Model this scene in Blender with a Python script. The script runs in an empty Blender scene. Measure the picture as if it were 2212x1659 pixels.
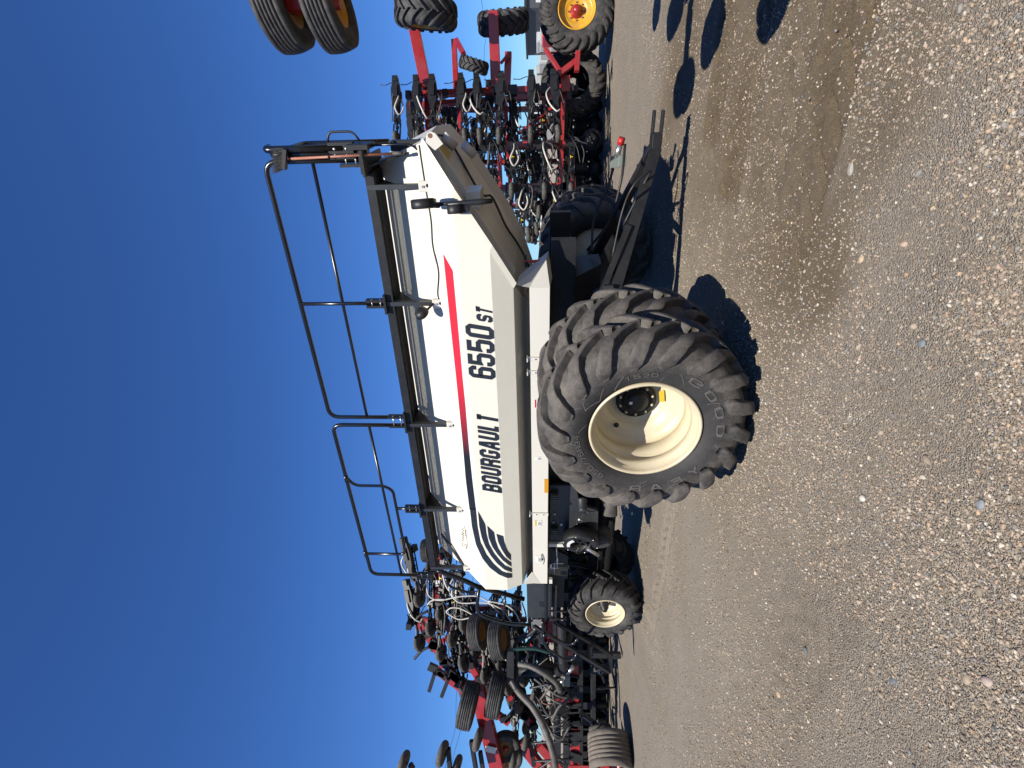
import bpy, bmesh, math, random
import numpy as np
from mathutils import Vector, Matrix

random.seed(7); rng = np.random.default_rng(11)
scene = bpy.context.scene
COL = scene.collection
R = math.radians
# ------------------------------------------------------------------ camera (the photograph lies on its side: image left = up)
F, CX, CY, H = 1120.0, 1106.0, 829.5, 1.8          # pixel units of a 2212 x 1659 view
PITCH = math.atan((1170 - CX) / F)
cp, sp = math.cos(PITCH), math.sin(PITCH)
cam_d = bpy.data.cameras.new('camera'); cam = bpy.data.objects.new('camera', cam_d); COL.objects.link(cam)
cam_d.sensor_fit = 'HORIZONTAL'; cam_d.sensor_width = 36.0; cam_d.lens = 36.0 * F / 2212.0
cam_d.clip_start = 0.05; cam_d.clip_end = 3000
fwd = Vector((0, cp, sp)); upv = Vector((0, -sp, cp)); rgt = Vector((1, 0, 0))
m3 = Matrix((-upv, rgt, -fwd)).transposed()
cam.matrix_world = Matrix.Translation((0, 0, H)) @ m3.to_4x4()
scene.camera = cam
# ------------------------------------------------------------------ light
SUN_EL = R(49); travel = Vector((0.30, 0.95, 0)).normalized()
sun_dir = Vector((-travel.x * math.cos(SUN_EL), -travel.y * math.cos(SUN_EL), math.sin(SUN_EL)))
world = bpy.data.worlds.new('World'); scene.world = world; world.use_nodes = True
wn = world.node_tree.nodes; wl = world.node_tree.links; wn.clear()
sky = wn.new('ShaderNodeTexSky'); sky.sky_type = 'NISHITA'; sky.sun_disc = False
sky.sun_elevation = SUN_EL; sky.sun_rotation = math.atan2(sun_dir.x, sun_dir.y)
sky.altitude = 300; sky.air_density = 1.0; sky.dust_density = 0.0; sky.ozone_density = 2.0
bg = wn.new('ShaderNodeBackground'); bg.inputs[1].default_value = 0.056
hsv = wn.new('ShaderNodeVectorMath'); hsv.operation = 'MULTIPLY'; hsv.inputs[1].default_value = (0.43, 0.79, 1.40)     # the camera's cool white balance
wo = wn.new('ShaderNodeOutputWorld')
wl.new(sky.outputs[0], hsv.inputs[0]); wl.new(hsv.outputs[0], bg.inputs[0]); wl.new(bg.outputs[0], wo.inputs[0])
sl = bpy.data.lights.new('sun', 'SUN'); sl.energy = 5.0; sl.angle = R(0.5); sl.color = (1.0, 0.945, 0.845)
so = bpy.data.objects.new('sun', sl); COL.objects.link(so)
so.rotation_euler = sun_dir.to_track_quat('Z', 'Y').to_euler(); so.location = (-20, -40, 50)
vs = scene.view_settings; vs.view_transform = 'Standard'; vs.look = 'None'; vs.exposure = 0.72; vs.gamma = 1.0
vs.use_curve_mapping = False
scene.cycles.max_bounces = 4; scene.cycles.diffuse_bounces = 2

# ------------------------------------------------------------------ pixel -> place helpers
CAM = Vector((0, 0, H))
def ray(x, y):
    r = (CY - y) / F; u = (CX - x) / F
    return Vector((r, cp - u * sp, sp + u * cp))
def at(x, y, d):                       # point seen at pixel (x, y) at distance d along the ground axis
    v = ray(x, y); return CAM + v * (d / v.y)
def gnd(x, y, z=0.0):
    v = ray(x, y); return CAM + v * ((z - H) / v.z)
PHI = R(58.5 - 90)
EX = Vector((math.cos(PHI), math.sin(PHI), 0)); EY = Vector((-math.sin(PHI), math.cos(PHI), 0))
_p = gnd(1395, 938, 0.92); P0 = Vector((_p.x, _p.y, 0))
def loc(p): q = p - P0; return Vector((q.dot(EX), q.dot(EY), p.z))
def onY(x, y, Y):                      # cart frame: X along the cart, Y into its depth, Z up
    v = ray(x, y); t = (Y - (CAM - P0).dot(EY)) / v.dot(EY); return loc(CAM + v * t)
def onX(x, y, X):
    v = ray(x, y); t = (X - (CAM - P0).dot(EX)) / v.dot(EX); return loc(CAM + v * t)
def onZ(x, y, Z): return loc(gnd(x, y, Z))
def zoom(ox, oy, w):
    s = w / 2212.0
    return lambda x, y: ((ox + x * s) / 1.8228, (oy + y * s) / 1.8228)
zA = zoom(1400, 400, 900); z2 = zoom(1200, 1000, 800); z3 = zoom(1200, 1600, 800); z4 = zoom(1300, 2000, 800)
z5 = zoom(1500, 1700, 1200); r3 = zoom(1500, 700, 1600); r5 = zoom(1950, 1950, 700); q5 = zoom(1000, 500, 700)
z6 = zoom(1500, 2200, 1200); zR = zoom(1500, 0, 1200); z1 = zoom(900, 0, 1600); g1 = zoom(1580, 2180, 600)
g2 = zoom(1780, 2574, 600); g3 = zoom(2100, 2300, 500); g4 = zoom(2080, 2649, 500); g6 = zoom(2050, 700, 600)
g8 = zoom(2300, 400, 500)

# ------------------------------------------------------------------ materials
def mat(name, c, rough=0.5, metal=0.0, var=0.0, scale=6.0, dirt=None, dirt_amt=0.0, dirt_scale=3.0, bump=0.0,
        bump_scale=60.0, spec=0.5, coat=0.0):
    m = bpy.data.materials.new(name); m.use_nodes = True
    nt = m.node_tree; n = nt.nodes; l = nt.links; b = n['Principled BSDF']
    b.inputs['Roughness'].default_value = rough; b.inputs['Metallic'].default_value = metal
    b.inputs['Specular IOR Level'].default_value = spec; b.inputs['Coat Weight'].default_value = coat
    tc = n.new('ShaderNodeTexCoord')
    col = None
    rgb = n.new('ShaderNodeRGB'); rgb.outputs[0].default_value = (*c, 1); col = rgb.outputs[0]
    if var > 0:
        ns = n.new('ShaderNodeTexNoise'); ns.inputs['Scale'].default_value = scale; ns.inputs['Detail'].default_value = 6
        ns.inputs['Roughness'].default_value = 0.65
        l.new(tc.outputs['Object'], ns.inputs['Vector'])
        mr = n.new('ShaderNodeMapRange'); mr.inputs['From Min'].default_value = 0.3; mr.inputs['From Max'].default_value = 0.7
        mr.inputs['To Min'].default_value = 1 - var; mr.inputs['To Max'].default_value = 1 + var
        l.new(ns.outputs['Fac'], mr.inputs['Value'])
        mx = n.new('ShaderNodeVectorMath'); mx.operation = 'SCALE'
        l.new(col, mx.inputs[0]); l.new(mr.outputs[0], mx.inputs['Scale']); col = mx.outputs[0]
    if dirt is not None:
        nd = n.new('ShaderNodeTexNoise'); nd.inputs['Scale'].default_value = dirt_scale; nd.inputs['Detail'].default_value = 8
        nd.inputs['Roughness'].default_value = 0.72
        l.new(tc.outputs['Object'], nd.inputs['Vector'])
        rp = n.new('ShaderNodeMapRange'); rp.inputs['From Min'].default_value = 0.42; rp.inputs['From Max'].default_value = 0.68
        rp.inputs['To Max'].default_value = dirt_amt
        l.new(nd.outputs['Fac'], rp.inputs['Value'])
        mm = n.new('ShaderNodeMix'); mm.data_type = 'RGBA'; mm.inputs['B'].default_value = (*dirt, 1)
        l.new(rp.outputs[0], mm.inputs['Factor']); l.new(col, mm.inputs['A']); col = mm.outputs['Result']
    l.new(col, b.inputs['Base Color'])
    if bump > 0:
        nb = n.new('ShaderNodeTexNoise'); nb.inputs['Scale'].default_value = bump_scale; nb.inputs['Detail'].default_value = 5
        l.new(tc.outputs['Object'], nb.inputs['Vector'])
        bp = n.new('ShaderNodeBump'); bp.inputs['Strength'].default_value = bump; bp.inputs['Distance'].default_value = 0.01
        l.new(nb.outputs['Fac'], bp.inputs['Height']); l.new(bp.outputs[0], b.inputs['Normal'])
    return m
M = {}
M['cream'] = mat('cream paint', (0.53, 0.508, 0.432), 0.38, var=0.03, scale=2.5, dirt=(0.5, 0.46, 0.38), dirt_amt=0.16, dirt_scale=2.2, bump=0.08, bump_scale=9)
M['white'] = mat('white paint', (0.51, 0.492, 0.435), 0.4, var=0.03, dirt=(0.42, 0.38, 0.31), dirt_amt=0.22, dirt_scale=3)
M['rim'] = mat('cream rim paint', (0.47, 0.41, 0.285), 0.42, var=0.04, dirt=(0.35, 0.27, 0.16), dirt_amt=0.3, dirt_scale=5)
M['black'] = mat('black powder coat', (0.009, 0.0095, 0.011), 0.48, spec=0.35, var=0.3, scale=8, dirt=(0.04, 0.036, 0.032), dirt_amt=0.25, dirt_scale=6, bump=0.05)
M['gloss'] = mat('gloss black tube', (0.005, 0.006, 0.009), 0.26, dirt=(0.025, 0.025, 0.025), dirt_amt=0.2, dirt_scale=4)
M['grey'] = mat('dark grey steel', (0.018, 0.020, 0.023), 0.45, var=0.2, scale=5, dirt=(0.06, 0.055, 0.05), dirt_amt=0.25)
M['tyre'] = mat('dusty tyre rubber', (0.022, 0.022, 0.023), 0.78, var=0.25, scale=7, dirt=(0.085, 0.076, 0.068), dirt_amt=0.78, dirt_scale=4.5, bump=0.25, bump_scale=120, spec=0.3)
def tyre_big():
    m = mat('dusty big tyre rubber', (0.019, 0.019, 0.020), 0.72, var=0.25, scale=7, bump=0.3, bump_scale=70, spec=0.32); nt = m.node_tree; n = nt.nodes; l = nt.links
    b = n['Principled BSDF']; src = b.inputs['Base Color'].links[0].from_socket
    tc = n.new('ShaderNodeTexCoord'); sp_ = n.new('ShaderNodeSeparateXYZ'); l.new(tc.outputs['Object'], sp_.inputs[0])
    cb = n.new('ShaderNodeCombineXYZ'); l.new(sp_.outputs['X'], cb.inputs[0]); l.new(sp_.outputs['Z'], cb.inputs[1])
    ln = n.new('ShaderNodeVectorMath'); ln.operation = 'LENGTH'; l.new(cb.outputs[0], ln.inputs[0])
    n1 = n.new('ShaderNodeTexNoise'); n1.inputs['Scale'].default_value = 16; n1.inputs['Detail'].default_value = 9; n1.inputs['Roughness'].default_value = .75; l.new(tc.outputs['Object'], n1.inputs['Vector'])
    n2 = n.new('ShaderNodeTexNoise'); n2.inputs['Scale'].default_value = 3.2; n2.inputs['Detail'].default_value = 5; l.new(tc.outputs['Object'], n2.inputs['Vector'])
    def ms(op, a, b_):
        q = n.new('ShaderNodeMath'); q.operation = op
        for i, v in enumerate((a, b_)):
            if isinstance(v, (int, float)): q.inputs[i].default_value = v
            else: l.new(v, q.inputs[i])
        return q.outputs[0]
    jr = ms('ADD', ln.outputs['Value'], ms('MULTIPLY', ms('SUBTRACT', n1.outputs['Fac'], .5), .22))
    mr = n.new('ShaderNodeMapRange'); mr.inputs['From Min'].default_value = .60; mr.inputs['From Max'].default_value = .76; l.new(jr, mr.inputs['Value'])
    nn = n.new('ShaderNodeMapRange'); nn.inputs['From Min'].default_value = .36; nn.inputs['From Max'].default_value = .62; nn.inputs['To Min'].default_value = .12; nn.inputs['To Max'].default_value = 1.0; l.new(ms('ADD', ms('MULTIPLY', n1.outputs['Fac'], .55), ms('MULTIPLY', n2.outputs['Fac'], .45)), nn.inputs['Value'])
    f = ms('ADD', ms('MULTIPLY', ms('MULTIPLY', mr.outputs[0], nn.outputs[0]), .9), ms('MULTIPLY', nn.outputs[0], .16))
    mx = n.new('ShaderNodeMix'); mx.data_type = 'RGBA'; mx.inputs['B'].default_value = (.105, .093, .081, 1); l.new(f, mx.inputs['Factor']); l.new(src, mx.inputs['A']); l.new(mx.outputs['Result'], b.inputs['Base Color'])
    return m
M['tyre_big'] = tyre_big()
M['tyre_dark'] = mat('dark tyre rubber', (0.024, 0.024, 0.025), 0.7, var=0.25, scale=9, dirt=(0.09, 0.085, 0.08), dirt_amt=0.6, dirt_scale=7, bump=0.2, bump_scale=90, spec=0.35)
M['tyre_clay'] = mat('clay covered tyre rubber', (0.14, 0.12, 0.10), 0.85, var=0.15, scale=9, dirt=(0.08, 0.07, 0.06), dirt_amt=0.7, dirt_scale=6, bump=0.4, bump_scale=60, spec=0.2)
M['packer'] = mat('dusty packer rubber', (0.052, 0.050, 0.047), 0.8, var=0.25, scale=14, dirt=(0.13, 0.12, 0.105), dirt_amt=0.7, dirt_scale=8, spec=0.3, bump=0.2)
M['red'] = mat('red implement paint', (0.25, 0.011, 0.014), 0.34, var=0.16, scale=4, dirt=(0.20, 0.07, 0.05), dirt_amt=0.35, dirt_scale=5, coat=0.15)
M['yellow'] = mat('yellow rim paint', (0.55, 0.28, 0.014), 0.4, var=0.1, scale=7, dirt=(0.25, 0.17, 0.08), dirt_amt=0.55, dirt_scale=9)
M['hose_white'] = mat('white seed hose', (0.44, 0.425, 0.39), 0.45, var=0.08, dirt=(0.3, 0.27, 0.22), dirt_amt=0.45, dirt_scale=10)
M['hose_grey'] = mat('grey rubber hose', (0.042, 0.040, 0.037), 0.6, var=0.12, dirt=(0.16, 0.145, 0.125), dirt_amt=0.5, dirt_scale=8)
M['hose_black'] = mat('black rubber hose', (0.014, 0.014, 0.015), 0.5, var=0.1)
M['steel'] = mat('zinc plated steel', (0.55, 0.55, 0.54), 0.32, metal=0.9, var=0.15, scale=20)
M['valve'] = mat('grey green valve paint', (0.14, 0.165, 0.15), 0.45, var=0.08)
M['green'] = mat('dark green hose', (0.012, 0.04, 0.032), 0.4, var=0.1)
M['amber'] = mat('amber reflector', (0.47, 0.21, 0.008), 0.3)
M['sticker'] = mat('white sticker print', (0.55, 0.55, 0.53), 0.5, var=0.06, scale=60)
M['ink'] = mat('black print', (0.008, 0.010, 0.014), 0.4, dirt=(0.03, 0.03, 0.035), dirt_amt=0.3, dirt_scale=20)
M['redink'] = mat('red print', (0.38, 0.014, 0.014), 0.4)
M['yellowink'] = mat('yellow print', (0.5, 0.35, 0.02), 0.5)
M['dullyellow'] = mat('dull yellow print', (0.42, 0.30, 0.05), 0.6, var=0.15, scale=12)
M['redpaint'] = mat('faded red paint', (0.50, 0.05, 0.04), 0.5, var=0.15, scale=10)
M['copper'] = mat('brown stick', (0.28, 0.11, 0.07), 0.5, var=0.15, scale=30)
M['bristle'] = mat('black bristles', (0.012, 0.012, 0.014), 0.75)
M['rust'] = mat('rusty brown steel', (0.13, 0.065, 0.04), 0.7, var=0.35, scale=12)
M['shaded_rim'] = mat('shaded yellow rim paint', (0.20, 0.10, 0.018), 0.6, var=0.2, scale=9, dirt=(0.08, 0.06, 0.04), dirt_amt=0.6, dirt_scale=7)  # darker copy of the yellow paint, the rims' shade put into the colour
M['matte'] = mat('matte black plastic', (0.006, 0.006, 0.007), 0.85, spec=0.15)
M['lens'] = mat('clear lamp lens', (0.45, 0.47, 0.48), 0.12)

# ------------------------------------------------------------------ mesh builder
class MB:
    def __init__(s): s.v = []; s.f = []; s.sm = []
    def add(s, vs, fs, smooth=False):
        o = len(s.v); s.v += [tuple(v) for v in vs]; s.f += [tuple(i + o for i in f) for f in fs]; s.sm += [smooth] * len(fs); return s
    def hexa(s, p):                       # 8 points: bottom ring 0-3, top ring 4-7
        return s.add(p, [(0, 3, 2, 1), (4, 5, 6, 7), (0, 1, 5, 4), (1, 2, 6, 5), (2, 3, 7, 6), (3, 0, 4, 7)])
    def box(s, c, d, m=None):
        c = Vector(c); x, y, z = d[0] / 2, d[1] / 2, d[2] / 2
        p = [Vector(q) for q in ((-x, -y, -z), (x, -y, -z), (x, y, -z), (-x, y, -z), (-x, -y, z), (x, -y, z), (x, y, z), (-x, y, z))]
        if m is not None: p = [m @ q for q in p]
        return s.hexa([c + q for q in p])
    def bar(s, a, b, w, h, up=(0, 0, 1)):
        a = Vector(a); b = Vector(b); d = (b - a).normalized(); up = Vector(up)
        if abs(d.dot(up.normalized())) > 0.97: up = Vector((1, 0, 0)) if abs(d.x) < 0.9 else Vector((0, 1, 0))
        r = d.cross(up).normalized(); u = r.cross(d)
        p = []
        for q in (a, b): p += [q - r * w / 2 - u * h / 2, q + r * w / 2 - u * h / 2, q + r * w / 2 + u * h / 2, q - r * w / 2 + u * h / 2]
        return s.hexa(p)
    def tube(s, pts, r, n=8, cap=True, smooth=True):
        pts = [Vector(p) for p in pts]; N = len(pts); rr = r if isinstance(r, (list, tuple)) else [r] * N
        t = [(pts[min(i + 1, N - 1)] - pts[max(i - 1, 0)]).normalized() for i in range(N)]
        nrm = t[0].orthogonal().normalized(); vs = []
        for i in range(N):
            nrm = (nrm - t[i] * nrm.dot(t[i])); nrm = nrm.normalized() if nrm.length > 1e-6 else t[i].orthogonal().normalized()
            bi = t[i].cross(nrm)
            for k in range(n):
                a = 2 * math.pi * k / n; vs.append(pts[i] + (nrm * math.cos(a) + bi * math.sin(a)) * rr[i])
        fs = [(i * n + k, i * n + (k + 1) % n, (i + 1) * n + (k + 1) % n, (i + 1) * n + k) for i in range(N - 1) for k in range(n)]
        s.add(vs, fs, smooth)
        if cap:
            o = len(s.v) - len(vs)
            s.f.append(tuple(o + k for k in reversed(range(n)))); s.f.append(tuple(o + (N - 1) * n + k for k in range(n))); s.sm += [False, False]
        return s
    def cyl(s, a, b, r, n=12, smooth=True): return s.tube([a, b], r, n, True, smooth)
    def lathe(s, prof, n=32, o=(0, 0, 0), ax=(0, 1, 0), smooth=True, closed=False):   # prof: (axial, radius)
        ax = Vector(ax).normalized(); o = Vector(o)
        e1 = Vector((1, 0, 0)) if abs(ax.x) < 0.9 else Vector((0, 0, 1)); e1 = (e1 - ax * e1.dot(ax)).normalized(); e2 = ax.cross(e1)
        K = len(prof); vs = []
        for k in range(n):
            a = 2 * math.pi * k / n; d = e1 * math.cos(a) + e2 * math.sin(a)
            for (y, r) in prof: vs.append(o + ax * y + d * r)
        fs = []
        J = K if closed else K - 1
        for k in range(n):
            for j in range(J):
                fs.append((k * K + j, k * K + (j + 1) % K, ((k + 1) % n) * K + (j + 1) % K, ((k + 1) % n) * K + j))
        return s.add(vs, fs, smooth)
    def prism(s, poly, n):                # extrude a polygon by vector n
        poly = [Vector(p) for p in poly]; n = Vector(n); K = len(poly)
        fs = [tuple(reversed(range(K))), tuple(range(K, 2 * K))] + [(i, (i + 1) % K, (i + 1) % K + K, i + K) for i in range(K)]
        return s.add(poly + [p + n for p in poly], fs)
    def xf(s, m): s.v = [tuple(m @ Vector(v)) for v in s.v]; return s
    def mesh(s, name):
        me = bpy.data.meshes.new(name); me.from_pydata(s.v, [], s.f)
        me.polygons.foreach_set('use_smooth', s.sm); me.validate(); me.update()
        return me
    def build(s, name, m, parent=None, bevel=0.0, normals=True):
        me = s.mesh(name); me.materials.append(M[m] if isinstance(m, str) else m)
        if normals:
            bm = bmesh.new(); bm.from_mesh(me); bmesh.ops.recalc_face_normals(bm, faces=bm.faces)
            if bevel > 0: bmesh.ops.bevel(bm, geom=[e for e in bm.edges if len(e.link_faces) == 2 and e.calc_face_angle(0) > 0.6], offset=bevel, segments=1, affect='EDGES', clamp_overlap=True)
            bm.to_mesh(me); bm.free()
        o = bpy.data.objects.new(name, me); COL.objects.link(o)
        if parent is not None: o.parent = parent
        return o
def link_part(name, me, parent=None, matrix=None):
    o = bpy.data.objects.new(name, me); COL.objects.link(o); o.parent = parent
    if matrix is not None: o.matrix_local = matrix
    return o
def thing(name, label, cat, loc=(0, 0, 0), rz=0.0, group=None):
    o = bpy.data.objects.new(name, None); COL.objects.link(o); o.empty_display_size = 0.2
    o.location = loc; o.rotation_euler = (0, 0, rz); o['label'] = label; o['category'] = cat
    if group: o['group'] = group
    return o
def tag(o, label, cat, group=None):
    o['label'] = label; o['category'] = cat
    if group: o['group'] = group
    return o
def bez(pts, n=8):                        # smooth curve through points (Catmull-Rom)
    p = [Vector(q) for q in pts]; p = [p[0] * 2 - p[1]] + p + [p[-1] * 2 - p[-2]]; out = []
    for i in range(1, len(p) - 2):
        for k in range(n):
            t = k / n; a, b, c, d = p[i - 1], p[i], p[i + 1], p[i + 2]
            out.append(0.5 * ((2 * b) + (c - a) * t + (2 * a - 5 * b + 4 * c - d) * t * t + (3 * b - a - 3 * c + d) * t ** 3))
    out.append(p[-2]); return out
def fillet(pts, r, n=5):                  # polyline with rounded corners
    pts = [Vector(p) for p in pts]; out = [pts[0]]
    for i in range(1, len(pts) - 1):
        a, b, c = pts[i - 1], pts[i], pts[i + 1]
        d1 = (a - b); d2 = (c - b); rr = min(r, d1.length * .48, d2.length * .48)
        s, e = b + d1.normalized() * rr, b + d2.normalized() * rr
        for k in range(n + 1):
            t = k / n; out.append(s * (1 - t) ** 2 + b * 2 * t * (1 - t) + e * t * t)
    out.append(pts[-1]); return out
def frame_mat(o, ax, up=(0, 0, 1)):       # local Y along ax
    ax = Vector(ax).normalized(); up = Vector(up)
    if abs(ax.dot(up)) > 0.95: up = Vector((1, 0, 0))
    x = ax.cross(up).normalized(); z = x.cross(ax)
    return Matrix.Translation(o) @ Matrix((x, ax, z)).transposed().to_4x4()
# ================================================================== ground
def lattice_noise(x, y, scale, seed):
    g = np.random.default_rng(seed).random((256, 256)); xs = x / scale; ys = y / scale
    xi = np.floor(xs).astype(int); yi = np.floor(ys).astype(int); fx = xs - xi; fy = ys - yi
    fx = fx * fx * (3 - 2 * fx); fy = fy * fy * (3 - 2 * fy)
    a = g[xi % 256, yi % 256]; b = g[(xi + 1) % 256, yi % 256]; c = g[xi % 256, (yi + 1) % 256]; d = g[(xi + 1) % 256, (yi + 1) % 256]
    return (a * (1 - fx) + b * fx) * (1 - fy) + (c * (1 - fx) + d * fx) * fy
def smooth(e0, e1, x):
    t = np.clip((x - e0) / (e1 - e0), 0, 1); return t * t * (3 - 2 * t)
def cart_xy(x, y):
    dx = x - P0.x; dy = y - P0.y
    return dx * EX.x + dy * EX.y, dx * EY.x + dy * EY.y
TRACKS = [(1.75, 1.2, 13.0, 0.25, .95, 0.27), (2.6, 1.6, 12.0, 0.29, .92, 0.28), (0.27, 1.15, 14.0, 0.29, 1.0, 0.30), (.88, 1.3, 14.0, 0.29, 1.0, 0.30), (2.15, -16, -6.4, 0.2, 0.8, 0.25),
          (1.75, -16, -2.0, 0.2, 0.55, 0.22), (-1.35, -14, 0.5, 0.24, 0.22, 0.26)]
def ground_h(x, y):
    X, Y = cart_xy(x, y)
    near = smooth(40, 14, np.hypot(x, y))
    h = (lattice_noise(x, y, 1.3, 1) - .5) * .03 + (lattice_noise(x, y, .37, 2) - .5) * .014 + (lattice_noise(x, y, .12, 3) - .5) * .007
    h = h + (lattice_noise(x, y, .05, 9) - .5) * .006
    tr = np.zeros_like(x)
    for (yc, xa, xb, pitch, dep, hw) in TRACKS:
        wob = (lattice_noise(X * .3, X * 0 + yc * 9, .5, 5) - .5) * .12
        t = Y - yc - wob; inx = smooth(xa, xa + .4, X) * smooth(xb, xb - .6, X)
        patch = .6 + .4 * smooth(.3, .62, lattice_noise(X, Y, .9, 6))
        m = smooth(hw + .1, hw - .04, np.abs(t)) * inx
        side = np.where(t > 0, 0.0, .5)
        ph = (X + 0.9 * np.abs(t) + side * pitch) / pitch; ph = np.abs(ph - np.round(ph)) * pitch
        lug = smooth(.055, .02, ph) * smooth(hw, hw - .06, np.abs(t))
        ridge = np.exp(-((np.abs(t) - hw - .05) / .07) ** 2) * inx
        h = h - dep * patch * (.014 * m + .055 * lug * m) + ridge * .014 * dep * patch
        tr = np.maximum(tr, np.clip((m * (.45 + .55 * patch) + ridge * .4) * (1 if dep > .9 else .22), 0, 1))
    rough_ = (lattice_noise(x, y, .07, 31) - .5) * .016 + (lattice_noise(x, y, .16, 32) - .5) * .022
    # fine driven dirt lane beside the tracks
    lane = smooth(-.9, .1, Y + (lattice_noise(x, y, .7, 12) - .5) * 1.2) * smooth(6.5, 4.5, Y) * smooth(.1, 1.4, X)
    lane2 = smooth(-.2, .5, Y) * smooth(2.9, 2.3, Y) * smooth(-1.5, -2.6, X)
    tr = np.maximum(tr, np.maximum(.95 * lane, lane2 * .2) * (.45 + .65 * lattice_noise(x, y, .8, 8)))
    h = h + tr * rough_ * .6
    # keep the ground level under the tyres
    flat = smooth(.75, .35, np.hypot((X) * .8, np.maximum(np.abs(Y - .7) - .7, 0) * 1.4))
    h = h * near
    global DUST
    DUST = np.clip(smooth(-2.2, -.4, Y + (lattice_noise(x, y, .6, 14) - .5) * 1.6) * smooth(4.0, 1.6, Y) * smooth(-.8, -2.4, X) * (.3 + 1.0 * lattice_noise(x, y, .7, 15)), 0, 1)
    return h * (1 - flat) - .004 * flat, np.clip(tr, 0, 1)
def axis_pts(a, b, step, far, nfar):
    core = np.arange(a, b + 1e-6, step); g = np.geomspace(step * 1.3, 1.0, nfar); g = np.cumsum(g)
    g = g / g[-1]
    return np.concatenate([a - (g * (far + a))[::-1], core, b + g * (far - b)])
xs = axis_pts(-6.0, 7.0, 0.026, 1500, 60); ys = axis_pts(1.2, 8.6, 0.020, 1500, 70)
gx, gy = np.meshgrid(xs, ys, indexing='ij'); hx, tr = ground_h(gx.ravel(), gy.ravel())
nv = gx.size; co = np.stack([gx.ravel(), gy.ravel(), hx], 1).astype(np.float32)
NX, NY = gx.shape; ii = np.arange(NX - 1)[:, None] * NY + np.arange(NY - 1)[None, :]
quads = np.stack([ii, ii + NY, ii + NY + 1, ii + 1], -1).reshape(-1, 4).astype(np.int32)
gm = bpy.data.meshes.new('ground'); gm.vertices.add(nv); gm.vertices.foreach_set('co', co.ravel())
gm.loops.add(quads.size); gm.loops.foreach_set('vertex_index', quads.ravel())
gm.polygons.add(len(quads)); gm.polygons.foreach_set('loop_start', np.arange(0, quads.size, 4, dtype=np.int32))
gm.polygons.foreach_set('use_smooth', np.ones(len(quads), dtype=bool)); gm.update(calc_edges=True)
du_ = gm.attributes.new('dust', 'FLOAT', 'POINT'); du_.data.foreach_set('value', DUST.astype(np.float32))
at_ = gm.attributes.new('track', 'FLOAT', 'POINT'); at_.data.foreach_set('value', tr.astype(np.float32))

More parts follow.
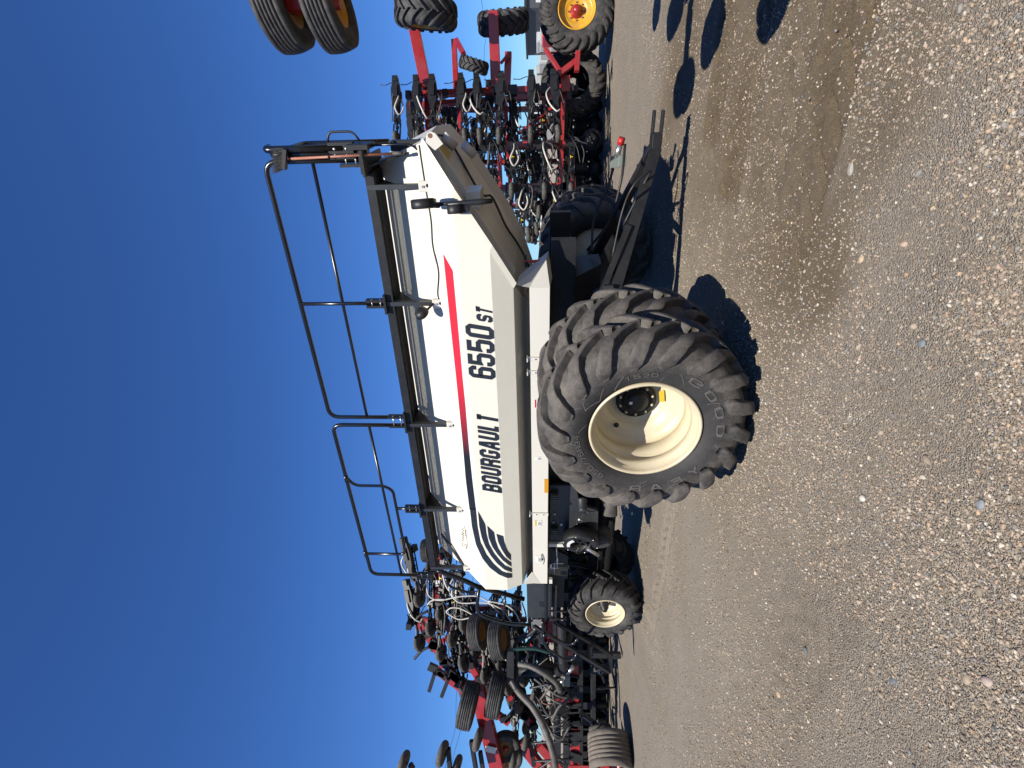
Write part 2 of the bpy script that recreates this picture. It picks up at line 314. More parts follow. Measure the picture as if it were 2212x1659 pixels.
def ground_material():
    m = bpy.data.materials.new('gravel yard'); m.use_nodes = True; nt = m.node_tree; n = nt.nodes; l = nt.links; b = n['Principled BSDF']
    b.inputs['Roughness'].default_value = 0.9; b.inputs['Specular IOR Level'].default_value = 0.25
    geo = n.new('ShaderNodeNewGeometry'); pos = geo.outputs['Position']
    def vor(scale, out='Color', rnd=1.0):
        v = n.new('ShaderNodeTexVoronoi'); v.inputs['Scale'].default_value = scale; v.inputs['Randomness'].default_value = rnd
        l.new(pos, v.inputs['Vector']); return v
    def noise(scale, detail=6, rough=.6):
        v = n.new('ShaderNodeTexNoise'); v.inputs['Scale'].default_value = scale; v.inputs['Detail'].default_value = detail; v.inputs['Roughness'].default_value = rough
        l.new(pos, v.inputs['Vector']); return v.outputs['Fac']
    def ramp(fac, stops, interp='LINEAR'):
        r = n.new('ShaderNodeValToRGB'); e = r.color_ramp; e.interpolation = interp
        e.elements[0].position = stops[0][0]; e.elements[0].color = (*stops[0][1], 1)
        e.elements[1].position = stops[-1][0]; e.elements[1].color = (*stops[-1][1], 1)
        for p_, c_ in stops[1:-1]: q = e.elements.new(p_); q.color = (*c_, 1)
        l.new(fac, r.inputs[0]); return r.outputs[0]
    def mix(f, a, b_, mode='MIX'):
        x = n.new('ShaderNodeMix'); x.data_type = 'RGBA'; x.blend_type = mode
        if isinstance(f, float): x.inputs['Factor'].default_value = f
        else: l.new(f, x.inputs['Factor'])
        for s_, v_ in (('A', a), ('B', b_)):
            if isinstance(v_, tuple): x.inputs[s_].default_value = (*v_, 1)
            else: l.new(v_, x.inputs[s_])
        return x.outputs['Result']
    stones = [(0.0, (0.094, 0.078, 0.059)), (.22, (0.210, 0.178, 0.138)), (.40, (0.316, 0.269, 0.209)), (.58, (0.232, 0.206, 0.174)), (.68, (0.370, 0.311, 0.238)),
              (.78, (0.138, 0.138, 0.138)), (.86, (0.422, 0.363, 0.296)), (.93, (0.338, 0.232, 0.158)), (1.0, (0.512, 0.479, 0.411))]
    v1 = vor(85); sep1 = n.new('ShaderNodeSeparateColor'); l.new(v1.outputs['Color'], sep1.inputs[0])
    v2 = vor(200); sep2 = n.new('ShaderNodeSeparateColor'); l.new(v2.outputs['Color'], sep2.inputs[0])
    c1 = ramp(sep1.outputs[0], stones); c2 = ramp(sep2.outputs[0], stones)
    f_ = ramp(noise(6, 4), [(.4, (0, 0, 0)), (.62, (1, 1, 1))])
    peb = mix(f_, c2, c1)
    dirt = ramp(noise(3.0, 8, .7), [(.3, (0.200, 0.162, 0.118)), (.5, (0.262, 0.218, 0.164)), (.7, (0.345, 0.294, 0.228))])
    dirt2 = ramp(noise(45, 5, .75), [(.3, (0.149, 0.118, 0.082)), (.7, (0.350, 0.296, 0.231))])
    dirtc = mix(.5, dirt, dirt2)
    amt = n.new('ShaderNodeMapRange'); amt.inputs['From Min'].default_value = .35; amt.inputs['From Max'].default_value = .65
    amt.inputs['To Min'].default_value = .42; amt.inputs['To Max'].default_value = .95
    l.new(noise(1.1, 7, .65), amt.inputs['Value'])
    a = n.new('ShaderNodeAttribute'); a.attribute_name = 'track'
    inv = n.new('ShaderNodeMath'); inv.operation = 'MULTIPLY_ADD'; inv.inputs[1].default_value = -.80; inv.inputs[2].default_value = 1
    l.new(a.outputs['Fac'], inv.inputs[0])
    f2 = n.new('ShaderNodeMath'); f2.operation = 'MULTIPLY'; l.new(amt.outputs[0], f2.inputs[0]); l.new(inv.outputs[0], f2.inputs[1])
    col = mix(f2.outputs[0], dirtc, peb)
    damp = mix(a.outputs['Fac'], (1.0, 1.0, 1.0), (.54, .49, .41))
    col = mix(1.0, col, damp, 'MULTIPLY')
    ad = n.new('ShaderNodeAttribute'); ad.attribute_name = 'dust'; fd = n.new('ShaderNodeMath'); fd.operation = 'MULTIPLY'; fd.inputs[1].default_value = .75; l.new(ad.outputs['Fac'], fd.inputs[0])
    col = mix(fd.outputs[0], col, mix(.35, (.33, .295, .245), dirt2))
    l.new(col, b.inputs['Base Color'])
    d1 = n.new('ShaderNodeMath'); d1.operation = 'MULTIPLY'; l.new(v1.outputs['Distance'], d1.inputs[0]); l.new(f2.outputs[0], d1.inputs[1])
    d2 = n.new('ShaderNodeMath'); d2.operation = 'MULTIPLY_ADD'; l.new(v2.outputs['Distance'], d2.inputs[0]); d2.inputs[1].default_value = .45; l.new(d1.outputs[0], d2.inputs[2])
    d3 = n.new('ShaderNodeMath'); d3.operation = 'MULTIPLY_ADD'; l.new(noise(30, 6, .7), d3.inputs[0]); d3.inputs[1].default_value = -.35; l.new(d2.outputs[0], d3.inputs[2])
    bp = n.new('ShaderNodeBump'); bp.invert = True; bp.inputs['Strength'].default_value = 1.0; bp.inputs['Distance'].default_value = 0.024
    l.new(d3.outputs[0], bp.inputs['Height']); l.new(bp.outputs[0], b.inputs['Normal'])
    return m
gm.materials.append(ground_material())
go = bpy.data.objects.new('ground', gm); COL.objects.link(go); go['kind'] = 'structure'

# ------------------------------------------------------------------ loose gravel lying on the yard (uncountable)
def ico(sub):
    bm = bmesh.new(); bmesh.ops.create_icosphere(bm, subdivisions=sub, radius=1.0)
    v = np.array([q.co[:] for q in bm.verts]); f = np.array([[q.index for q in p.verts] for p in bm.faces]); bm.free(); return v, f
PAL = np.array([[.36, .30, .24], [.42, .35, .28], [.27, .235, .20], [.20, .195, .20], [.50, .45, .39], [.38, .29, .235], [.46, .34, .24],
                [.30, .29, .285], [.58, .54, .48], [.24, .19, .15], [.40, .30, .27], [.17, .18, .20]])
PW = np.array([.2, .15, .16, .06, .08, .08, .05, .08, .04, .06, .02, .02]); PW = PW / PW.sum()
def pebble_mesh(name, px, py, size, sub, seed, sink=.45):
    g = np.random.default_rng(seed); V, Fc = ico(sub); n = len(px)
    ang = g.random(n) * 6.283; sx = size * (.8 + .5 * g.random(n)); sy = size * (.6 + .4 * g.random(n)); sz = size * (.5 + .4 * g.random(n))
    jit = 1 + (g.random((n, len(V))) - .5) * .36
    P = V[None] * jit[..., None]; x = P[..., 0] * sx[:, None]; y = P[..., 1] * sy[:, None]; z = P[..., 2] * sz[:, None]
    c, s = np.cos(ang)[:, None], np.sin(ang)[:, None]; hz, _ = ground_h(px, py)
    W = np.stack([x * c - y * s + px[:, None], x * s + y * c + py[:, None], z + (hz + sz * sink)[:, None]], -1).reshape(-1, 3)
    FF = (Fc[None] + (np.arange(n) * len(V))[:, None, None]).reshape(-1, 3)
    me = bpy.data.meshes.new(name); me.vertices.add(len(W)); me.vertices.foreach_set('co', W.astype(np.float32).ravel())
    me.loops.add(FF.size); me.loops.foreach_set('vertex_index', FF.astype(np.int32).ravel()); me.polygons.add(len(FF))
    me.polygons.foreach_set('loop_start', np.arange(0, FF.size, 3, dtype=np.int32)); me.polygons.foreach_set('use_smooth', np.full(len(FF), sub > 1))
    me.update(calc_edges=True)
    colr = PAL[g.choice(len(PAL), n, p=PW)] * np.array([[.72, .69, .63]]) * (.62 + .6 * g.random((n, 1)))
    ca = me.color_attributes.new('pebble', 'FLOAT_COLOR', 'POINT')
    ca.data.foreach_set('color', np.repeat(np.concatenate([colr, np.ones((n, 1))], 1), len(V), 0).astype(np.float32).ravel())
    return me
pm = bpy.data.materials.new('pebble stone'); pm.use_nodes = True
_a = pm.node_tree.nodes.new('ShaderNodeAttribute'); _a.attribute_name = 'pebble'
_n = pm.node_tree.nodes.new('ShaderNodeTexNoise'); _n.inputs['Scale'].default_value = 90; _n.inputs['Detail'].default_value = 5
_g = pm.node_tree.nodes.new('ShaderNodeNewGeometry'); pm.node_tree.links.new(_g.outputs['Position'], _n.inputs['Vector'])
_r = pm.node_tree.nodes.new('ShaderNodeMapRange'); _r.inputs['To Min'].default_value = .65; _r.inputs['To Max'].default_value = 1.35
pm.node_tree.links.new(_n.outputs['Fac'], _r.inputs['Value'])
_m = pm.node_tree.nodes.new('ShaderNodeVectorMath'); _m.operation = 'SCALE'
pm.node_tree.links.new(_a.outputs['Color'], _m.inputs[0]); pm.node_tree.links.new(_r.outputs[0], _m.inputs['Scale'])
pm.node_tree.links.new(_m.outputs[0], pm.node_tree.nodes['Principled BSDF'].inputs['Base Color'])
pm.node_tree.nodes['Principled BSDF'].inputs['Roughness'].default_value = .8
# spread evenly over the yard in view: more per square metre close by
NP = 80000; cand = 300000
d_ = 1.7 * (9.5 / 1.7) ** rng.random(cand); t_ = rng.uniform(-.85, .85, cand); px_ = t_ * d_; py_ = d_
_, trk = ground_h(px_, py_); trk = np.maximum(trk, DUST * .8)
patchy = lattice_noise(px_, py_, .9, 21) * .6 + lattice_noise(px_, py_, .3, 22) * .4
keep = rng.random(cand) < (1 - .62 * trk) * np.clip((patchy - .22) * 2.0, .12, 1) * .55
px_, py_ = px_[keep][:NP], py_[keep][:NP]
size_ = np.clip(.0042 * np.exp(rng.normal(0, .45, len(px_))) * (1 + .06 * py_), .0028, .0115)
me = pebble_mesh('gravel', px_, py_, size_, 1, 5); me.materials.append(pm)
gv = bpy.data.objects.new('gravel', me); COL.objects.link(gv); gv['kind'] = 'stuff'; gv['label'] = 'loose tan and grey gravel scattered over the yard'
nb = 330; d_ = rng.uniform(1.8, 6.0, nb); t_ = rng.uniform(-.8, .8, nb); px_ = t_ * d_; py_ = d_; _, trk = ground_h(px_, py_)
k_ = rng.random(nb) > trk * .9; px_, py_ = px_[k_], py_[k_]
me = pebble_mesh('pebbles', px_, py_, np.clip(.0105 * np.exp(rng.normal(0, .32, len(px_))), .007, .022), 2, 6, .15); me.materials.append(pm)
gv = bpy.data.objects.new('pebbles', me); COL.objects.link(gv); gv['kind'] = 'stuff'; gv['label'] = 'larger rounded pebbles among the gravel'
# single stones that stand out
V2, F2 = ico(2)
def stone(x, y, r, c, label, flat=.45, seed=1):
    p = gnd(x, y); g = np.random.default_rng(seed); jit = 1 + (g.random(len(V2)) - .5) * .22
    mb = MB(); mb.add([Vector((v[0] * r * j, v[1] * r * .75 * j, v[2] * r * flat * j)) for v, j in zip(V2, jit)], [tuple(f) for f in F2], True)
    o = mb.build('stone', mat('stone ' + label, c, .85, var=.25, scale=35, bump=.3, bump_scale=150)); hz, _ = ground_h(np.array([p.x]), np.array([p.y]))
    o.location = (p.x, p.y, float(hz[0]) + r * flat * .35); o.rotation_euler = (g.uniform(-.15, .15), g.uniform(-.15, .15), g.uniform(0, 6)); tag(o, label, 'stone')
stone(1985, 742, .028, (.13,.14,.15), 'flat blue grey stone on open gravel right of the big tyre', .4, 1)
stone(1742, 1404, .025, (.10,.115,.125), 'dark blue grey oval stone on the gravel left of the big tyre', .4, 2)
stone(1836, 366, .042, (.25,.225,.19), 'broad pale flat stone at the edge of the tyre track', .3, 3)
stone(1681, 1500, .032, (.36,.25,.16), 'long orange tan stone on the gravel at far left', .3, 4)
stone(1861, 1076, .026, (.42,.39,.34), 'off white egg shaped stone nearest the front of the big tyre', .5, 5)
stone(2128, 1471, .027, (.30,.235,.20), 'pinkish round stone near the bottom edge of the ground', .5, 6)
stone(1806, 300, .026, (.30,.28,.25), 'pale rounded stone next to the broad flat stone', .6, 7)
stone(1925, 1470, .027, (.10,.11,.12), 'dark slate grey stone half sunk in gravel at lower left', .4, 8)
stone(2112, 1090, .027, (.16,.17,.175), 'grey blue stone in the gravel beside pink pebbles', .5, 9)
stone(1862, 560, .024, (.36,.28,.18), 'tan rounded stone between the tyre track and open gravel', .5, 10)
# ================================================================== tyres and wheels (local: axle along Y, outer face at y = 0 facing -Y)
def interp(prof, t):
    ts = [p[0] for p in prof]
    for i in range(len(prof) - 1):
        if t <= ts[i + 1] or i == len(prof) - 2:
            k = (t - ts[i]) / (ts[i + 1] - ts[i]); return prof[i][1] + (prof[i + 1][1] - prof[i][1]) * k
def lug_tyre(Rr, w, rl, nl=20, lugh=.055, phase=0.0, n=96):
    """ag tyre: carcass plus curved chevron lugs that run down over the shoulder"""
    mb = MB(); s = w / .65; Rb = Rr - lugh
    half = [(.075 * s, rl), (.055 * s, rl + .02), (.02 * s, rl + .10 * (Rb - rl)), (.0, rl + .42 * (Rb - rl)), (.012 * s, rl + .66 * (Rb - rl)),
            (.05 * s, rl + .85 * (Rb - rl)), (.10 * s, rl + .955 * (Rb - rl)), (.2 * s, Rb - .004), (.325 * s, Rb)]
    pr = half + [(w - y, r) for (y, r) in reversed(half[:-1])]
    mb.lathe(pr, n)
    # arc-length parameter over the outer half profile, from mid sidewall to crown
    hp = half[3:]; L = [0]
    for a, b in zip(hp, hp[1:]): L.append(L[-1] + math.hypot(b[0] - a[0], b[1] - a[1]))
    tot = L[-1]
    def prof_at(q):
        q = max(0, min(tot * 1.06, q))
        for i in range(len(hp) - 1):
            if q <= L[i + 1] or i == len(hp) - 2:
                k = (q - L[i]) / (L[i + 1] - L[i]); a, b = hp[i], hp[i + 1]
                y = a[0] + (b[0] - a[0]) * k; r = a[1] + (b[1] - a[1]) * k
                ny, nr = -(b[1] - a[1]), (b[0] - a[0]); ll = math.hypot(ny, nr); return y, r, ny / ll, nr / ll
    for side in (0, 1):
        for i in range(nl):
            ph = phase + 2 * math.pi * (i + .5 * side) / nl; NT = 16; rows = []
            for k in range(NT):
                t = k / (NT - 1); q = tot * (.03 + 1.02 * t)
                y, r, ny, nr = prof_at(q)
                c = ph - (.46 * (t ** 1.5) - .06)                   # sweep of the lug
                env = math.sin(min(1, t / .20) * math.pi / 2)       # rounded toe on the sidewall
                hgt = lugh * (.62 + .38 * min(1, t / .55)) * (.40 + .60 * env)
                wid = (.135 * s * (.25 + .75 * env) * (1 - .58 * max(0, (t - .25) / .75)) + .016) * Rr / .92
                tgt = Rr - .010 * s * max(0, (1 - t)) if t > .45 else None
                if tgt is not None: hgt = min(lugh * 1.05, max(hgt, (tgt - r) / max(nr, .5)))
                pts = []
                for (du, hh) in ((-1.35, -.03), (-1.06, hgt * .70), (-.97, hgt * .90), (-.80, hgt * .98), (-.2, hgt * 1.03), (.5, hgt * 1.02), (.90, hgt * .99), (.99, hgt * .94), (1.02, hgt * .84), (1.08, -.03)):
                    da = -du * wid / 2 / max(r, .2)
                    yy = y + ny * hh; rr = r + nr * hh
                    if side: yy = w - yy
                    a = c + da; pts.append((rr * math.cos(a), yy, rr * math.sin(a)))
                rows.append(pts)
            K = 10; vs = [p for row in rows for p in row]
            fs = [(a * K + b, a * K + b + 1, (a + 1) * K + b + 1, (a + 1) * K + b) for a in range(NT - 1) for b in range(K - 1)]
            fs += [tuple(range(K)), tuple((NT - 1) * K + b for b in reversed(range(K)))]
            if side: fs = [tuple(reversed(f)) for f in fs]
            mb.add(vs, fs, True)
    return mb
def ribbed_tyre(Rr, w, rl, ribs=6, n=48):
    mb = MB(); pr = [(.12 * w, rl), (.03 * w, rl + .25 * (Rr - rl)), (0, rl + .55 * (Rr - rl)), (.05 * w, Rr - .10 * (Rr - rl))]
    y0, y1 = .10 * w, .90 * w; g = .028 * w
    for i in range(ribs):
        a = y0 + (y1 - y0) * i / ribs; b = y0 + (y1 - y0) * (i + 1) / ribs
        cr = lambda y: Rr - .35 * (Rr - rl) * (abs(y / w - .5) * 2) ** 2 * .35
        pr += [(a + g, cr(a + g)), (b - g, cr(b - g))]
        if i < ribs - 1: pr += [(b - g * .6, cr(b) - .014 * Rr / .38), (b + g * .6, cr(b) - .014 * Rr / .38)]
    pr += [(.95 * w, Rr - .10 * (Rr - rl)), (w, rl + .55 * (Rr - rl)), (.97 * w, rl + .25 * (Rr - rl)), (.88 * w, rl)]
    return mb.lathe(pr, n)
def dish_rim(rl, w, depth, hub_r, n=64, lip=.022):
    """outer dish: rounded lip, stepped barrel, sloped disc"""
    mb = MB(); s = rl / .475
    pr = [(.085 * s, rl + .004), (.050 * s, rl + .006), (.032 * s, rl - .002), (.034 * s, rl - lip * .8), (.052 * s, rl - lip - .004), (.10 * s, rl - lip - .006),
          (.112 * s, rl - lip - .034 * s), (.175 * s, rl - lip - .040 * s), (.188 * s, rl - lip - .022 * s), (.215 * s, rl - lip - .022 * s), (.235 * s, rl - lip - .050 * s),
          (depth * .62, rl - lip - .056 * s), (depth * .66, rl - lip - .030 * s), (depth * .74, rl - lip - .030 * s), (depth * .80, rl - lip - .085 * s), (depth * .83, rl * .64), (depth * .93, rl * .55), (depth, rl * .50), (depth, hub_r)]
    mb.lathe(pr, n); return mb
# ------------------------------------------------------------------ stroke lettering
def A_(*p): return list(p)
GL = {  # centre lines on a 0..1 x 0..1 box, heavy square letters
 'B': [[(0, 0), (0, 1), (.72, 1), (.95, .88), (.95, .64), (.78, .53), (0, .53)], [(.78, .53), (1, .40), (1, .12), (.78, 0), (0, 0)]],
 'O': [[(.2, 0), (0, .12), (0, .88), (.2, 1), (.8, 1), (1, .88), (1, .12), (.8, 0), (.2, 0), (0, .12)]],
 '0': [[(.2, 0), (0, .12), (0, .88), (.2, 1), (.8, 1), (1, .88), (1, .12), (.8, 0), (.2, 0), (0, .12)]],
 'U': [[(0, 1), (0, .12), (.2, 0), (.8, 0), (1, .12), (1, 1)]],
 'R': [[(0, 0), (0, 1), (.78, 1), (1, .88), (1, .60), (.78, .48), (0, .48)], [(.66, .48), (1, .30), (1, 0)]],
 'G': [[(1, .70), (1, .88), (.8, 1), (.2, 1), (0, .88), (0, .12), (.2, 0), (.8, 0), (1, .12), (1, .45), (.58, .45)]],
 'A': [[(0, 0), (.36, 1), (.64, 1), (1, 0)], [(.16, .28), (.84, .28)]],
 'L': [[(0, 1), (0, 0), (.95, 0)]], 'T': [[(0, 1), (1, 1)], [(.5, 1), (.5, 0)]],
 '6': [[(1, .74), (1, .88), (.8, 1), (.2, 1), (0, .88), (0, .12), (.2, 0), (.8, 0), (1, .12), (1, .46), (.8, .57), (0, .57)]],
 '5': [[(1, 1), (0, 1), (0, .55), (.2, .60), (.8, .60), (1, .50), (1, .12), (.8, 0), (.2, 0), (0, .12), (0, .26)]],
 'S': [[(1, .74), (1, .88), (.8, 1), (.2, 1), (0, .88), (0, .64), (.2, .54), (.8, .46), (1, .36), (1, .12), (.8, 0), (.2, 0), (0, .12), (0, .26)]],
 'D': [[(0, 0), (0, 1), (.7, 1), (1, .8), (1, .2), (.7, 0), (0, 0), (0, .2)]], 'Y': [[(0, 1), (.5, .48), (1, 1)], [(.5, .48), (.5, 0)]],
 'E': [[(1, 1), (0, 1), (0, 0), (1, 0)], [(0, .5), (.8, .5)]], '7': [[(0, 1), (1, 1), (.35, 0)]], '3': [[(0, .9), (.3, 1), (.8, 1), (1, .85), (1, .65), (.7, .52), (.4, .52)], [(.7, .52), (1, .38), (1, .15), (.8, 0), (.25, 0), (0, .12)]],
 '/': [[(0, 0), (1, 1)]], '4': [[(.75, 0), (.75, 1), (0, .32), (1, .32)]], '1': [[(.2, .85), (.5, 1), (.5, 0)]], '2': [[(0, .85), (.25, 1), (.8, 1), (1, .85), (1, .6), (0, 0), (1, 0)]],
 'C': [[(1, .74), (1, .88), (.8, 1), (.2, 1), (0, .88), (0, .12), (.2, 0), (.8, 0), (1, .12), (1, .26)]], 'I': [[(.5, 0), (.5, 1)]], 'N': [[(0, 0), (0, 1), (1, 0), (1, 1)]], 'P': [[(0, 0), (0, 1), (.78, 1), (1, .88), (1, .60), (.78, .48), (0, .48)]]}
def ribbon(mb, pl, wx, wy, mapf):
    """thick polyline: stroke widths wx (vertical strokes) and wy (horizontal strokes); mapf places a 2D point"""
    P = [Vector(p) for p in pl]; N = len(P); le = []; ri = []
    for i in range(N):
        a = P[max(i - 1, 0)]; b = P[i]; c = P[min(i + 1, N - 1)]
        d1 = (b - a) if i > 0 else (c - b); d2 = (c - b) if i < N - 1 else (b - a)
        d1 = d1.normalized(); d2 = d2.normalized(); n1 = Vector((-d1.y, d1.x)); n2 = Vector((-d2.y, d2.x)); nn = n1 + n2
        nn = nn / max(.55, nn.dot(n1)) if nn.length > .1 else n1
        o = Vector((nn.x * wx, nn.y * wy))
        le.append(b + o); ri.append(b - o)
    vs = [mapf(p) for q in zip(le, ri) for p in q]
    mb.add(vs, [(2 * i, 2 * i + 1, 2 * i + 3, 2 * i + 2) for i in range(N - 1)])
def letters(build, text, place, thick_x=.16, thick_y=.085, gap=.18, widths=None):
    """lay text over the unit length; place(u, v) -> 3D, u along the text 0..1, v height 0..1"""
    ws = [(widths or {}).get(c, 1.0) for c in text]; tot = sum(ws) + gap * (len(text) - 1); x = 0
    for c, w in zip(text, ws):
        if c != ' ':
            mb = MB(); tx = thick_x / w
            for pl in GL[c]:
                q = [(x + w * (tx + p[0] * (1 - 2 * tx)), thick_y + p[1] * (1 - 2 * thick_y)) for p in pl]
                if len(q) > 1:     # square the free ends
                    for (i, j) in ((0, 1), (-1, -2)):
                        a, b = Vector(q[i]), Vector(q[j]); d = (a - b).normalized(); pe_ = pl[i]; a = a + Vector((0, d.y * thick_y)) if pe_[1] in (0, 1) else a - Vector((0, d.y * thick_y * .15)); q[i] = tuple(a)
                ribbon(mb, q, thick_x, thick_y, lambda p: place(p[0] / tot, p[1]))
            build(mb)
        x += w + gap

# ================================================================== the air seeder cart
cart = thing('air_seeder_cart', 'cream air seeder cart with black railings and huge dual lugged tyres', 'seeder cart', P0, PHI)
YC = 3.0                                              # centre line of the cart
def mir(p): return Vector((p[0], 2 * YC - p[1], p[2]))
# --- tank: levels (Y, Z, X left, X right) of the near side
LV = [(2.20, 1.93, -4.15, .28), (1.765, 2.10, -4.30, .65), (1.695, 2.335, -4.36, 1.086), (1.73, 2.687, -4.40, 1.645),
      (2.00, 3.0, -4.30, 2.068), (2.43, 3.57, -4.12, 1.86)]
tank = MB()
def near_pt(i, e): l = LV[i]; return Vector((l[2] if e == 0 else l[3], l[0], l[1]))
RID = [.14, .20, .21, .19, .07, .03]                   # how far the ridge of the rear end stands out
def panel(names, faces, matn='cream', name='tank_panel'):
    return MB().add(names, faces).build(name, matn, cart)
tank_o = None
mbt = MB()
nl = [near_pt(i, 0) for i in range(6)]; nr = [near_pt(i, 1) for i in range(6)]; fl = [mir(p) for p in nl]; fr = [mir(p) for p in nr]
cr_ = [Vector((LV[i][3] + RID[i], YC, LV[i][1])) for i in range(6)]; cl_ = [Vector((LV[i][2] - .05, YC, LV[i][1])) for i in range(6)]
apex = [Vector((-4.05, YC, 3.64)), Vector((1.82, YC, 3.64))]
allv = nl + nr + fl + fr + cr_ + cl_ + apex
I = lambda g, i: g * 6 + i
fs = []
for i in range(5):
    fs += [(I(0, i), I(1, i), I(1, i + 1), I(0, i + 1)), (I(2, i), I(2, i + 1), I(3, i + 1), I(3, i)),
           (I(1, i), I(4, i), I(4, i + 1), I(1, i + 1)), (I(4, i), I(3, i), I(3, i + 1), I(4, i + 1)),
           (I(0, i), I(0, i + 1), I(5, i + 1), I(5, i)), (I(5, i), I(5, i + 1), I(2, i + 1), I(2, i))]
fs += [(I(0, 5), I(1, 5), 37, 36), (I(2, 5), 36, 37, I(3, 5)), (I(1, 5), I(4, 5), 37), (I(4, 5), I(3, 5), 37), (I(0, 5), 36, I(5, 5)), (I(5, 5), 36, I(2, 5)),
       (I(0, 0), I(5, 0), I(2, 0), I(3, 0), I(4, 0), I(1, 0))]
mbt.add(allv, fs)
tank_o = mbt.build('tank', 'cream', cart, bevel=.006)
def tank_uv(i, X, t, off=.004):                        # a point on near panel i (between level i and i+1)
    a, b = LV[i], LV[i + 1]; y = a[0] + (b[0] - a[0]) * t; z = a[1] + (b[1] - a[1]) * t
    ny, nz = -(b[1] - a[1]), (b[0] - a[0]); ll = math.hypot(ny, nz)
    return Vector((X, y + ny / ll * off, z + nz / ll * off))
def on_tank(x, y, off=.004):                           # pixel -> (X, s) on the tank's near surface
    v = ray(x, y); o = loc(CAM); d = Vector((v.dot(EX), v.dot(EY), v.z)); best = None
    for i in range(1, 5):
        a, b = LV[i], LV[i + 1]; n = Vector((0, -(b[1] - a[1]), b[0] - a[0])).normalized(); p0 = Vector((0, a[0], a[1]))
        t = (p0 - o).dot(n) / d.dot(n); q = o + d * t; s = (q.z - a[1]) / (b[1] - a[1])
        if -.001 <= s <= 1.001: return q.x, i + s
        e = max(-s, s - 1)
        if best is None or e < best[0]: best = (e, q.x, i + min(1, max(0, s)))
    return best[1], best[2]
def surf(X, s, off=.004):
    i = min(4, int(s)); return tank_uv(i, X, s - i, off)
def strip_decal(name, A, B, m, nseg=8):
    """a band of print between two pixel polylines, draped over the folded tank side"""
    def resample(P, n):
        P = [Vector(p) for p in P]; L = [0]
        for a, b in zip(P, P[1:]): L.append(L[-1] + (b - a).length)
        out = []
        for k in range(n):
            q = L[-1] * k / (n - 1); i = 0
            while i < len(P) - 2 and q > L[i + 1]: i += 1
            out.append(P[i].lerp(P[i + 1], (q - L[i]) / max(1e-6, L[i + 1] - L[i])))
        return out
    n = 40; a = [on_tank(*p) for p in resample(A, n)]; b = [on_tank(*p) for p in resample(B, n)]
    vs = []
    for p, q in zip(a, b):
        for k in range(nseg + 1):
            t = k / nseg; vs.append(surf(p[0] + (q[0] - p[0]) * t, p[1] + (q[1] - p[1]) * t))
    K = nseg + 1; fs = [(i * K + k, i * K + k + 1, (i + 1) * K + k + 1, (i + 1) * K + k) for i in range(n - 1) for k in range(nseg)]
    return MB().add(vs, fs).build(name, m, cart)
# red to black stripe (printed fade) -------------------------------------------------
sm_ = mat('stripe print', (.55, .02, .04), .35); nt = sm_.node_tree; tcn = nt.nodes.new('ShaderNodeTexCoord'); sx = nt.nodes.new('ShaderNodeSeparateXYZ')
nt.links.new(tcn.outputs['Object'], sx.inputs[0]); mr = nt.nodes.new('ShaderNodeMapRange'); mr.inputs['From Min'].default_value = -1.75; mr.inputs['From Max'].default_value = -.45
nt.links.new(sx.outputs['X'], mr.inputs['Value']); rp = nt.nodes.new('ShaderNodeValToRGB'); rp.color_ramp.elements[0].color = (.008, .010, .014, 1); rp.color_ramp.elements[1].color = (.45, .015, .032, 1)
nt.links.new(mr.outputs[0], rp.inputs[0]); nt.links.new(rp.outputs[0], nt.nodes['Principled BSDF'].inputs['Base Color'])
strip_decal('stripe', [z2(1510, 0), z2(1580, 690), z2(1650, 1340), z2(1682, 1659), z3(1720, 380), z3(1755, 800), z3(1800, 1150), z4(1522, 0)],
            [z2(1612, 180), z2(1660, 690), z2(1718, 1340), z2(1750, 1659), z3(1785, 420), z3(1825, 800), z3(1868, 1150), z4(1588, 0)], sm_, 2)
strip_decal('swoosh', [z4(1522, 0), z4(1545, 200), z4(1590, 400), z4(1660, 550), z4(1740, 650), z4(1840, 725), z4(1930, 762), z4(1980, 757)],
            [z4(1588, 0), z4(1607, 200), z4(1640, 370), z4(1700, 500), z4(1780, 605), z4(1870, 685), z4(1925, 705), z4(1980, 712)], 'ink')
strip_decal('swoosh', [z4(1610, 30), z4(1625, 200), z4(1650, 320), z4(1690, 420), z4(1750, 520), z4(1820, 605), z4(1900, 672), z4(1978, 698)],
            [z4(1612, 34), z4(1690, 178), z4(1700, 270), z4(1730, 390), z4(1785, 490), z4(1850, 570), z4(1915, 632), z4(1976, 655)], 'ink')
strip_decal('swoosh', [z4(1710, 192), z4(1725, 320), z4(1765, 420), z4(1820, 500), z4(1885, 575), z4(1973, 637)],
            [z4(1785, 262), z4(1800, 350), z4(1830, 435), z4(1875, 505), z4(1925, 560), z4(1971, 592)], 'ink')
strip_decal('swoosh', [z4(1810, 280), z4(1830, 370), z4(1870, 455), z4(1915, 525), z4(1968, 572)],
            [z4(1885, 305), z4(1895, 360), z4(1915, 430), z4(1935, 470), z4(1966, 506)], 'ink')
